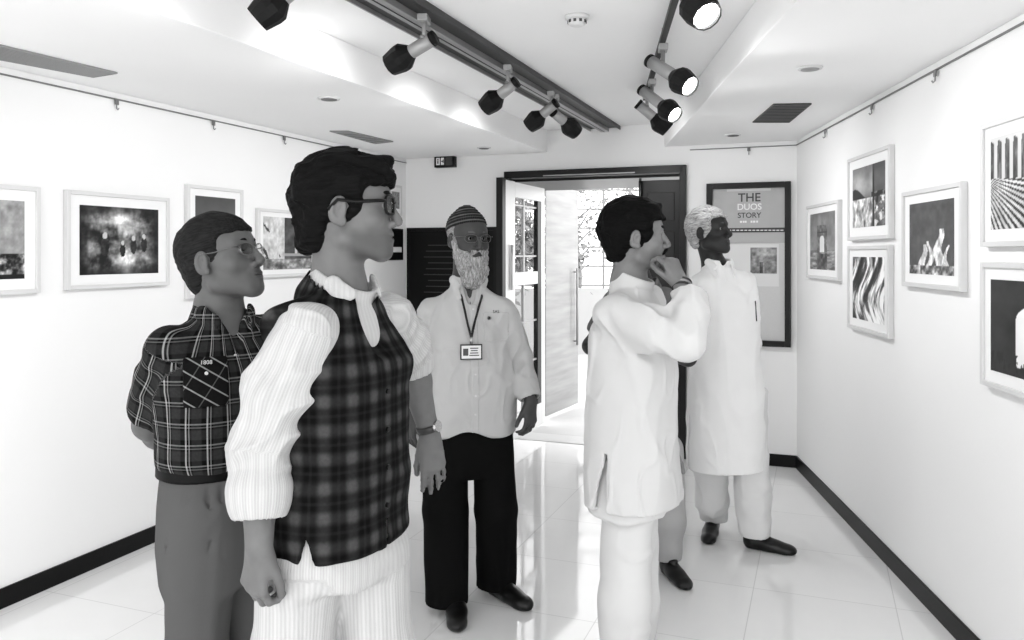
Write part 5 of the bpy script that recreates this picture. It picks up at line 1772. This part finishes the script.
rect('pale_strip', 727, 188.8, 771, 191.2, .0155, plain('pale_print', .55, .6), po)
rect('lower_strip', 713, 234, 786, 242.5, .0155, plain('lighter_grey_print', .40, .6), po)
rect('notice_sheet', 713, 244, 779, 286, .0136, plain('white_paper', .66, .7), pb_)
a, b = lp(750.5, 247), lp(777, 274)
art_panel('photo_print', lp(763.7, 260.5) + NB * .0162, du, up, .185, .19, lambda u, v: 120 + 40 * np.exp(-((u - .5) / .3) ** 2 - ((v - .8) / .3) ** 2) + 80 * fbm(u, v, 7, 4) - 70 * ((np.abs(u - .42) < .06) & (v < .45)), pb_, c, NB)
mb = MB(); pp = lp(727, 246.5) + NB * .020; mb.tube([pp, pp - NB * .006], .006, 10); mb.build('pin', M_steel if 'M_steel' in globals() else M_metal, pb_, True, c)

# ================================================================ doorway
M_door = plain('dark_polished_door_wood', .008, .35, noise=.5, nscale=6, spec=.2)
M_doorpale = plain('pale_aluminium_stile', .60, .4, .2)
dr = empty('door_1', (DL + DR) / 2, kind='structure'); O = (DL + DR) / 2
def db(mb, a, b, z0, z1, n0, n1, mi=0):
    """box along the back wall between wall points a and b"""
    mb.prism([a + NB * n1, b + NB * n1, b + NB * n0, a + NB * n0], z0, z1, mi)
fwd = -NB
mb = MB()
db(mb, DR - BD * .02, DR + BD * .028, 0, DT + .045, -.10, .045)
db(mb, DL + BD * .02, DL - BD * .01, 0, DT + .045, -.10, .045)
db(mb, DR, DL, DT - .012, DT + .045, -.10, .045)
mb.build('door_frame', M_door, dr, False, O, .003)
# deep head lining running outward
VD = unit(V(.33, 1, 0))
mb = MB(); vo = .95
mb.prism([DL - NB * .10, DR - NB * .10, DR - NB * .10 + VD * vo, DL - NB * .10 + VD * vo], DT - .03, DT + .03)
mb.build('head_lining', M_door, dr, False, O)
# thin pale strip on the door head, standing in for a highlight
mb = MB(); db(mb, ray_wall(545, CR, BD), ray_wall(636, CR, BD), DT - .005, DT + .004, .045, .048); mb.build('head_highlight_strip', M_metal, dr, False, O)
# closed dark leaf on the right
K = ray_wall(638, CR, BD)
mb = MB(); db(mb, DR + BD * .03, K, .01, 2.115, -.06, -.02); leafR = mb.build('door_leaf', M_door, dr, False, O, .003)
mb = MB()
for z0, z1 in ((.14, .9), (1.0, 1.72), (1.80, 2.02)):
    db(mb, DR + BD * .075, K - BD * .075, z0, z1, -.02, -.012)
mb.build('door_panel', plain('dark_veneer', .022, .4, spec=.2, noise=.5, nscale=5), leafR, False, O, .004)
mb = MB(); h0 = K - BD * .022 + NB * .02
mb.tube([h0 + V(0, 0, 1.05), h0 + V(0, 0, 2.13)], .010, 10)
for z in (1.10, 2.08): mb.tube([h0 + V(0, 0, z), h0 - NB * .04 + V(0, 0, z)], .006, 8)
mb.build('pull_handle', M_steel if 'M_steel' in globals() else M_metal, leafR, True, O)
# glazed leaf folded outward at the left jamb
g0 = ray_wall(500, CR, BD) + NB * .05; g1 = g0 + VD * .86
gn = V(VD[1], -VD[0], 0)
GV = unit(V(.36, .88, 0)); gn = V(GV[1], -GV[0], 0)
def gb(mb, t0, t1, z0, z1, e=.02):
    a, b = g0 + GV * t0, g0 + GV * t1
    mb.prism([a - gn * e, b - gn * e, b + gn * e, a + gn * e], z0, z1)
g0 = V(-.090, 6.44, 0)
mb = MB(); gb(mb, -.03, .035, 0, 2.16, .028); mb.build('hinge_post', M_door, dr, False, O)
mb = MB(); gb(mb, .035, .26, .0, 2.15); gb(mb, .89, .98, 0, 2.15); gb(mb, .26, .89, 2.02, 2.15); gb(mb, .26, .89, 0, .20); gb(mb, .26, .89, 1.28, 1.39)
leafL = mb.build('door_leaf', M_doorpale, dr, False, O, .003)
mb = MB(); gb(mb, .47, .50, .20, 2.02, .012)
for z in (.6, .95, 1.52, 1.95): gb(mb, .26, .80, z, z + .014, .010)
mb.build('glazing_bar', M_metal, leafL, False, O)
mb = MB(); gb(mb, .80, .89, .20, 2.02, .021); mb.build('dark_stile', M_door, leafL, False, O)
gm, nt, b = new_mat('clear_door_glass')
b.inputs['Transmission Weight'].default_value = 1; b.inputs['IOR'].default_value = 1.03; b.inputs['Roughness'].default_value = 0.0
mb = MB(); gb(mb, .26, .80, .20, 2.02, .003); mb.build('glass_pane', gm, leafL, False, O)
mb = MB(); hh = g0 + GV * .15 + gn * .035; mb.tube([hh + V(0, 0, 1.25), hh + V(0, 0, 1.62)], .012, 10); mb.build('pull_handle', M_doorpale, leafL, True, O)
# outer frosted glass leaf
fm, nt, b = new_mat('frosted_striped_glass')
tc = N(nt, 'ShaderNodeTexCoord'); nz = N(nt, 'ShaderNodeTexNoise', Scale=1.0, Detail=3.0); mp = N(nt, 'ShaderNodeMapping'); mp.inputs['Scale'].default_value = (1.5, 1.5, 14)
nt.links.new(tc.outputs['Object'], mp.inputs['Vector']); nt.links.new(mp.outputs[0], nz.inputs['Vector'])
nt.links.new(MATH(nt, 'MULTIPLY_ADD', nz.outputs['Fac'], .26, .16), b.inputs['Base Color'])
b.inputs['Roughness'].default_value = .3; b.inputs['Alpha'].default_value = .90
def atY(px, Y): return V((px - 512) / FPX * Y, Y, 0)
d2 = empty('door_2', atY(558, 7.7), kind='structure'); O2 = atY(558, 7.7)
a, b_ = atY(545, 7.62), atY(577, 8.3)
n2 = unit(V((b_ - a)[1], -(b_ - a)[0], 0))
mb = MB(); mb.prism([a, b_, b_ + n2 * .012, a + n2 * .012], 0, 2.2); mb.build('glass_leaf', fm, d2, False, O2)
hq = a + (b_ - a) * .86 + n2 * .05
mb = MB(); zt_, zb_ = CAMH + (HY - 268) / FPX * hq[1], CAMH + (HY - 345) / FPX * hq[1]
mb.tube([hq + V(0, 0, zt_), hq + V(0, 0, zb_)], .012, 10)
for z in (zt_ - .04, zb_ + .04): mb.tube([hq + V(0, 0, z), hq - n2 * .05 + V(0, 0, z)], .008, 8)
mb.build('pull_handle', M_metal, d2, True, O2)

# ================================================================ outside
M_pave = floor_mat('pale_terrace_paving', .50, .5, .7, .8, .3)
mb = MB(); mb.prism([V(-6, 6.9, 0), V(6, 6.4, 0), V(7, 16, 0), V(-6, 16, 0)][::1], -.12, -.03)
ter = mb.build('terrace_floor', M_pave); ter.name = 'floor_outside'; props(ter, kind='structure')
mb = MB(); mb.prism([DL - NB * .115, DR - NB * .115, DR - NB * .40, DL - NB * .40], -.05, .0)
props(mb.build('door_threshold', plain('threshold_stone', .55, .4)), kind='structure').name = 'trim_4'
M_gw = plain('white_garden_wall', .42, .8)
mb = MB(); mb.prism([V(-5, 12.5, 0), V(6, 12.5, 0), V(6, 12.7, 0), V(-5, 12.7, 0)], -.03, 1.0)
gw = mb.build('wall_garden', M_gw); props(gw, kind='structure')
fe = empty('garden_fence', V(1.2, 12.6, 1.0), 'pale grid fence with foliage behind it, seen through the doorway', 'fence')
mb = MB(); fo = V(1.2, 12.6, 1.0)
M_fence = plain('pale_fence_metal', .20, .5)
for k in range(12): mb.tube([V(-1.5 + k * .42, 12.6, 1.0), V(-1.5 + k * .42, 12.6, 3.2)], .020, 6)
mb.build('upright', M_fence, fe, False, fo)['kind'] = 'stuff'
mb = MB()
for k in range(8): mb.tube([V(-1.5, 12.6, 1.05 + k * .30), V(3.2, 12.6, 1.05 + k * .30)], .016, 6)
mb.build('cross_bar', M_fence, fe, False, fo)['kind'] = 'stuff'
M_leaf = plain('sunlit_leaves', .22, .6, noise=.7, nscale=3)
M_bark = plain('pale_bark', .22, .9, noise=.4, nscale=30)
def tree(x, y, h, r, seed, label, nleaf=900, lz=1.0):
    rnd = random.Random(seed)
    root = empty('tree', (x, y, 0), label, 'tree', 'garden trees beyond the fence'); rr = V(x, y, 0)
    mb = MB(); pts = [V(x, y, -.03), V(x + .05, y, h * .3), V(x - .06, y + .05, h * .6), V(x + .08, y, h * .95)]
    mb.tube(pts, [.07, .055, .04, .015], 8)
    tips = []
    for k in range(9):
        z = h * rnd.uniform(.35, .8); a = rnd.uniform(0, 6.28); l = r * rnd.uniform(.6, 1.1)
        e = V(x + math.cos(a) * l, y + math.sin(a) * l, z + rnd.uniform(.2, .7))
        mb.tube([V(x, y, z), (V(x, y, z) + e) / 2 + V(0, 0, .1), e], [.022, .014, .006], 5); tips.append(e)
    mb.build('trunk', M_bark, root, True, rr)
    vs, fs = [], []
    for k in range(nleaf):
        t = rnd.choice(tips); c_ = t + V(rnd.gauss(0, r * .35), rnd.gauss(0, r * .35), rnd.gauss(0, r * .4 * lz))
        if c_[2] < .6: continue
        a = unit(V(rnd.gauss(0, 1), rnd.gauss(0, 1), rnd.gauss(0, 1))); b = unit(np.cross(a, V(rnd.gauss(0, 1), rnd.gauss(0, 1), .3))); s = rnd.uniform(.03, .07)
        n = len(vs); vs += [c_ - a * s, c_ + b * s * .45, c_ + a * s, c_ - b * s * .45]; fs.append((n, n + 1, n + 2, n + 3))
    meshobj('foliage', [v - rr for v in vs], fs, M_leaf, root)['kind'] = 'stuff'
tree(.35, 11.2, 2.9, .38, 1, 'leafy shrub-like tree seen through the glazed door leaf', 2600, 1.5)
tree(1.25, 15.4, 3.8, .6, 2, 'slender tree between glass door and black-haired man\'s head', 700)
tree(2.3, 14.0, 3.3, .5, 3, 'leafy tree seen just left of the black-haired man\'s head', 900)
tree(-1.9, 15.2, 3.3, .6, 4, 'leafy tree farthest left behind the glazed door leaf', 1100)

# ================================================================ ceiling fittings
M_vent = plain('dark_vent_slats', .05, .5, .3)
M_vent2 = plain('grey_vent_slats', .22, .5, .2)
M_ventin = plain('vent_hollow', .012, .9)
M_ventw = plain('white_vent_frame', .62, .5)
def vent(corners, z, label, name='ceiling_vent', nsl=12, rim=.012, mat=M_vent, along=0, cat='vent'):
    """corners: four px points of the opening, in order round it"""
    pts = [pz(a, b, z) for a, b in corners]
    c = sum(pts) / 4 + V(0, 0, z)
    root = empty(name, c, label, cat)
    p = [q + V(0, 0, z) for q in pts]
    inn = lambda u, v: (p[0] * (1 - u) + p[1] * u) * (1 - v) + (p[3] * (1 - u) + p[2] * u) * v
    mb = MB()
    def seg(a, b, w, z0, z1):
        d = unit(b - a); s = np.cross(d, V(0, 0, 1)) * w
        poly = [a - s, b - s, b + s, a + s]; mb.prism([(q[0], q[1]) for q in poly], z0, z1)
    for k in range(4): seg(p[k], p[(k + 1) % 4], rim / 2, z - .008, z - .001)
    mb.build('vent_rim', M_ventw if rim > .008 else mat, root, False, c)
    mb = MB(); mb.prism([(q[0], q[1]) for q in p], z - .003, z - .0012); mb.build('vent_back', M_ventin, root, False, c)
    mb = MB()
    for k in range(nsl):
        t = (k + .5) / nsl
        a, b = (inn(t, 0), inn(t, 1)) if along else (inn(0, t), inn(1, t))
        wd = .3 * np.linalg.norm((p[3] - p[0]) if not along else (p[1] - p[0])) / nsl
        seg(a, b, wd, z - .007, z - .0035)
    mb.build('slats', mat, root, False, c)
vent([(-60, 30), (117, 72), (93, 76), (-60, 47)], SH, 'long dark slatted air vent in the left soffit at the picture edge', nsl=10, rim=.006, mat=M_vent2)
vent([(330, 130.5), (348, 130.5), (393, 141), (375, 143)], SH, 'slatted air vent in the left soffit above the black-haired man in the vest', nsl=8, rim=.006, mat=M_vent2)
vent([(774, 103.5), (811, 103), (789, 121.5), (753, 121.5)], SH, 'dark slatted square vent in the right soffit', nsl=12, rim=.006, along=0)
def small_fit(px, py, z, r, label, name, dark=.3, cat='speaker'):
    q = pz(px, py, z) + V(0, 0, z)
    root = empty(name, q, label, cat)
    mb = MB(); mb.tube([q - V(0, 0, .0), q - V(0, 0, .008)], [r, r * .92], 28); mb.build('rim', M_ventw, root, True, q)
    mb = MB(); mb.tube([q - V(0, 0, .008), q - V(0, 0, .011)], [r * .72, r * .68], 24); mb.build('grille', plain(name + '_grille', dark, .6), root, True, q)
small_fit(810, 67.5, SH, .055, 'small round ceiling fitting nearer the camera than the square vent', 'ceiling_speaker')
small_fit(733, 134.5, SH, .055, 'small round recessed fitting in the right soffit near the back wall', 'recessed_fitting', .05, 'light fitting')
small_fit(329, 98, SH, .06, 'small round fitting in the left soffit nearer the camera', 'recessed_fitting', .15, 'light fitting')
small_fit(484, 147.5, SH, .055, 'small round fitting in the left soffit near the back wall', 'recessed_fitting', .10, 'light fitting')
q = pz(577, 16, CH) + V(0, 0, CH)
sd = empty('smoke_detector', q, 'white smoke detector on the raised ceiling between the two lamp tracks', 'smoke detector')
M_plast = plain('white_plastic', .66, .4)
mb = MB(); mb.tube([q, q - V(0, 0, .014)], [.052, .050], 28); mb.build('base', M_plast, sd, True, q)
mb = MB(); mb.tube([q - V(0, 0, .014), q - V(0, 0, .036), q - V(0, 0, .044)], [.040, .036, .020], 28)
mb.build('sensor_head', M_plast, sd, True, q)
mb = MB()
for k in range(10):
    a = 2 * PI * k / 10; mb.box(q + V(math.cos(a) * .0392, math.sin(a) * .0392, -.026), (.001, .006, .006), np.array([V(math.cos(a), math.sin(a), 0), V(-math.sin(a), math.cos(a), 0), V(0, 0, 1)]))
mb.build('sensor_slots', plain('slot_dark', .06, .8), sd, False, q)

# left lamp track: broad dark channel with a paler trunking down its middle
e0 = pz(605.5, 127, CH); s0 = on_y(e0, LD, -.2)
s0 = e0 - LD * 6.2
lt = empty('ceiling_channel', (s0 + e0) / 2 + V(0, 0, CH), 'broad dark ceiling channel with pale trunking carrying the left row of spotlights', 'light track'); ot = (s0 + e0) / 2 + V(0, 0, CH)
def alongbox(a, b, w0, w1, z0, z1, mat, name, par, o):
    mb = MB(); mb.prism([(a + NL * w0), (b + NL * w0), (b + NL * w1), (a + NL * w1)], z0, z1); return mb.build(name, mat, par, False, o, .0015)
M_chan = plain('dark_anodised_channel', .035, .45, .2, noise=.2, nscale=3)
M_trunk = plain('grey_trunking', .36, .35, .4)
hw = .116
alongbox(s0, e0, -hw, hw, CH - .012, CH, M_chan, 'channel', lt, ot)
alongbox(s0, e0, -hw - .008, -hw, CH - .030, CH, M_trunk, 'lip', lt, ot); alongbox(s0, e0, hw, hw + .008, CH - .030, CH, M_chan, 'lip', lt, ot)
tr = alongbox(s0, e0, -.034, .030, CH - .040, CH - .012, M_trunk, 'trunking', lt, ot)
alongbox(s0, e0, -.010, -.002, CH - .0415, CH - .039, M_dframe, 'conductor_slot', tr, ot)
# right lamp track
e1 = pz(645, 99, CH - .045); d1 = unit(V(.108, 1, 0)); s1 = e1 - d1 * 5.6
rt_ = empty('lamp_track', (s1 + e1) / 2 + V(0, 0, CH), 'slim black ceiling track carrying the right row of spotlights', 'light track'); orr = (s1 + e1) / 2 + V(0, 0, CH)
n1 = V(d1[1], -d1[0], 0)
mb = MB(); mb.prism([s1 - n1 * .013, e1 - n1 * .013, e1 + n1 * .013, s1 + n1 * .013], CH - .055, CH - .030); mb.build('rail', M_dframe, rt_, False, orr, .002)
for k in range(5):
    q = e1 - d1 * (.15 + k * 1.25); mb = MB(); mb.tube([V(q[0], q[1], CH), V(q[0], q[1], CH - .032)], .007, 8); mb.build('rail_hanger', M_metal, rt_, True, orr)

# spotlights
M_body = plain('pale_grey_lamp_tube', .34, .35, .3)
M_hood = plain('black_lamp_hood', .008, .5, spec=.15)
M_lamp = emis('lit_lamp_glass', .9, 20.0)
M_knob = plain('grey_lamp_knob', .22, .4, .4)
def spot(tail, head, top, label, sc=1.0, group='track spotlights', watts=75):
    """tail end and hood centre of the lamp; top = point on the track"""
    tail, head, top = [np.asarray(t, float) for t in (tail, head, top)]
    d = unit(head - tail); L = np.linalg.norm(head - tail)
    root = empty('track_spotlight', top, label, 'spotlight', group)
    r = .029 * sc; R = .058 * sc
    mb = MB(); mb.tube([tail, tail + d * L], r, 20); body = mb.build('lamp_tube', M_body, root, True, top)
    mb = MB(); mb.tube([tail - d * .006, tail + d * .012], r * 1.06, 20); mb.build('end_cap', M_hood, body, True, top)
    # faceted hood: flares out, then tapers slightly to the mouth
    mb = MB(); h0 = head - d * .045 * sc
    prof = [(0, r * 1.02), (.040 * sc, R), (.062 * sc, R), (.115 * sc, R * .80), (.112 * sc, R * .74), (.085 * sc, R * .80)]
    mb.lathe(h0, d, prof, 12)
    mb.build('lamp_hood', M_hood, root, False, top)
    mb = MB(); l0 = h0 + d * .085 * sc
    mb.tube([l0, l0 + d * .020 * sc, l0 + d * .028 * sc], [R * .76, R * .66, R * .30], 20); mb.build('lamp_glass', M_lamp, root, True, top)
    # bracket
    mid = tail + d * L * .45; stem0 = top - V(0, 0, .0)
    mb = MB(); mb.box(stem0 - V(0, 0, .014), (.020, .040, .014), np.array([n1, d1, V(0, 0, 1)])); mb.build('track_adaptor', M_body, root, False, top, .003)
    mb = MB(); j = V(stem0[0], stem0[1], max(mid[2] + .03, stem0[2] - .09)); mb.tube([stem0 - V(0, 0, .02), j, mid], [.010, .009, .009], 10); mb.build('stem', M_body, root, True, top)
    s_ = unit(np.cross(d, V(0, 0, 1))); mb = MB(); mb.tube([j - s_ * .022, j + s_ * .022], .008, 10); mb.build('thumb_screw', M_knob, root, True, top)
    ld = bpy.data.lights.new('spot', 'SPOT'); ld.energy = watts; ld.spot_size = math.radians(125); ld.spot_blend = 1.0; ld.shadow_soft_size = .045
    lo = bpy.data.objects.new('lamp_light', ld); COL.objects.link(lo)
    p = l0 + d * .035 * sc - top; lo.location = tuple(p); lo.rotation_euler = Vector(tuple(d)).to_track_quat('-Z', 'Y').to_euler(); lo.parent = root
    return root
ztk = CH - .040
def chp(px, py, zz=ztk): q = pz(px, py, zz); return V(q[0], q[1], zz)
def near(px, py, Y): return P(px, py, Y)
# left row
for (tl, hd, tp, lab) in (
    ((299, -16), (273, 6), (310, -34), 'spotlight cut by the top of the view, first of the left row'),
    ((434, 38), (403, 57), (424, 16), 'spotlight second from the camera in the left row'),
    ((516, 82), (494, 100), (508, 66), 'spotlight third from the camera in the left row'),
    ((556, 103), (537, 119), (551, 92), 'spotlight fourth in the left row, pointing left'),
    ((553, 112), (569, 126), (556, 95), 'farthest spotlight of the left row, pointing right')):
    t = chp(*tp); Y = t[1]
    # hood sits toward the wall side and slightly nearer the camera
    spot(near(tl[0], tl[1], Y), near(hd[0], hd[1], Y + (.0 if tl[1] < 0 else .06)), t, lab, watts=24)
ztk = CH - .055
for (tl, hd, tp, lab) in (
    ((668, -28), (697, 5), (683, -42), 'large lit spotlight cut by the top of the view in the right row'),
    ((650, 61), (680, 80), (663, 45), 'lit spotlight second from the camera in the right row'),
    ((642, 90), (667, 109), (652, 80), 'lit spotlight third from the camera in the right row'),
    ((638, 104), (659, 122), (647, 93), 'farthest spotlight in the right row, hood turned away')):
    t = chp(*tp, ztk); Y = t[1]
    spot(near(tl[0], tl[1], Y), near(hd[0], hd[1], Y - (.0 if tl[1] > 100 else .13)), t, lab, watts=26)

PEOPLE = [man_vest, man_plaid, man_beard, man_hand, man_old, man_hidden]
for _f in PEOPLE:
    _f()
# ================================================================ light, sky, camera
def area(name, loc, rot, sx, sy, e):
    ld = bpy.data.lights.new(name, 'AREA'); ld.shape = 'RECTANGLE'; ld.size = sx; ld.size_y = sy; ld.energy = e
    o = bpy.data.objects.new(name, ld); COL.objects.link(o); o.location = loc; o.rotation_euler = rot
    return o
# more track lamps of the same two rows, over and behind the camera
for k in range(3):
    for s, (p0, dd, aim) in enumerate(((e0, LD, V(-1.0, .1, -1.1)), (e1, d1, V(1.0, .1, -1.1)))):
        q = p0 - dd * (4.6 + k * 1.3)
        ld = bpy.data.lights.new('spot', 'SPOT'); ld.energy = 45; ld.spot_size = math.radians(85); ld.spot_blend = 1; ld.shadow_soft_size = .06
        o = bpy.data.objects.new('lamp_light', ld); COL.objects.link(o); o.location = (q[0], q[1], CH - .15)
        o.rotation_euler = Vector(tuple(aim)).to_track_quat('-Z', 'Y').to_euler()
w = bpy.data.worlds.new('sky'); SC.world = w; w.use_nodes = True
bg = w.node_tree.nodes['Background']; bg.inputs[0].default_value = (1, 1, 1, 1); bg.inputs[1].default_value = 2.6
cd = bpy.data.cameras.new('camera'); cam = bpy.data.objects.new('camera', cd); COL.objects.link(cam)
cam.location = (0, 0, CAMH); cam.rotation_euler = (PI / 2, 0, 0)
cd.sensor_width = 36; cd.lens = 36 * FPX / 1024; cd.shift_y = -(320 - HY) / 1024; cd.clip_start = .05
SC.camera = cam
SC.view_settings.view_transform = 'Standard'; SC.view_settings.look = 'None'; SC.view_settings.gamma = 1
SC.view_settings.exposure = 0.38
SC.view_settings.use_curve_mapping = False
SC.cycles.use_denoising = True
SC.cycles.max_bounces = 8
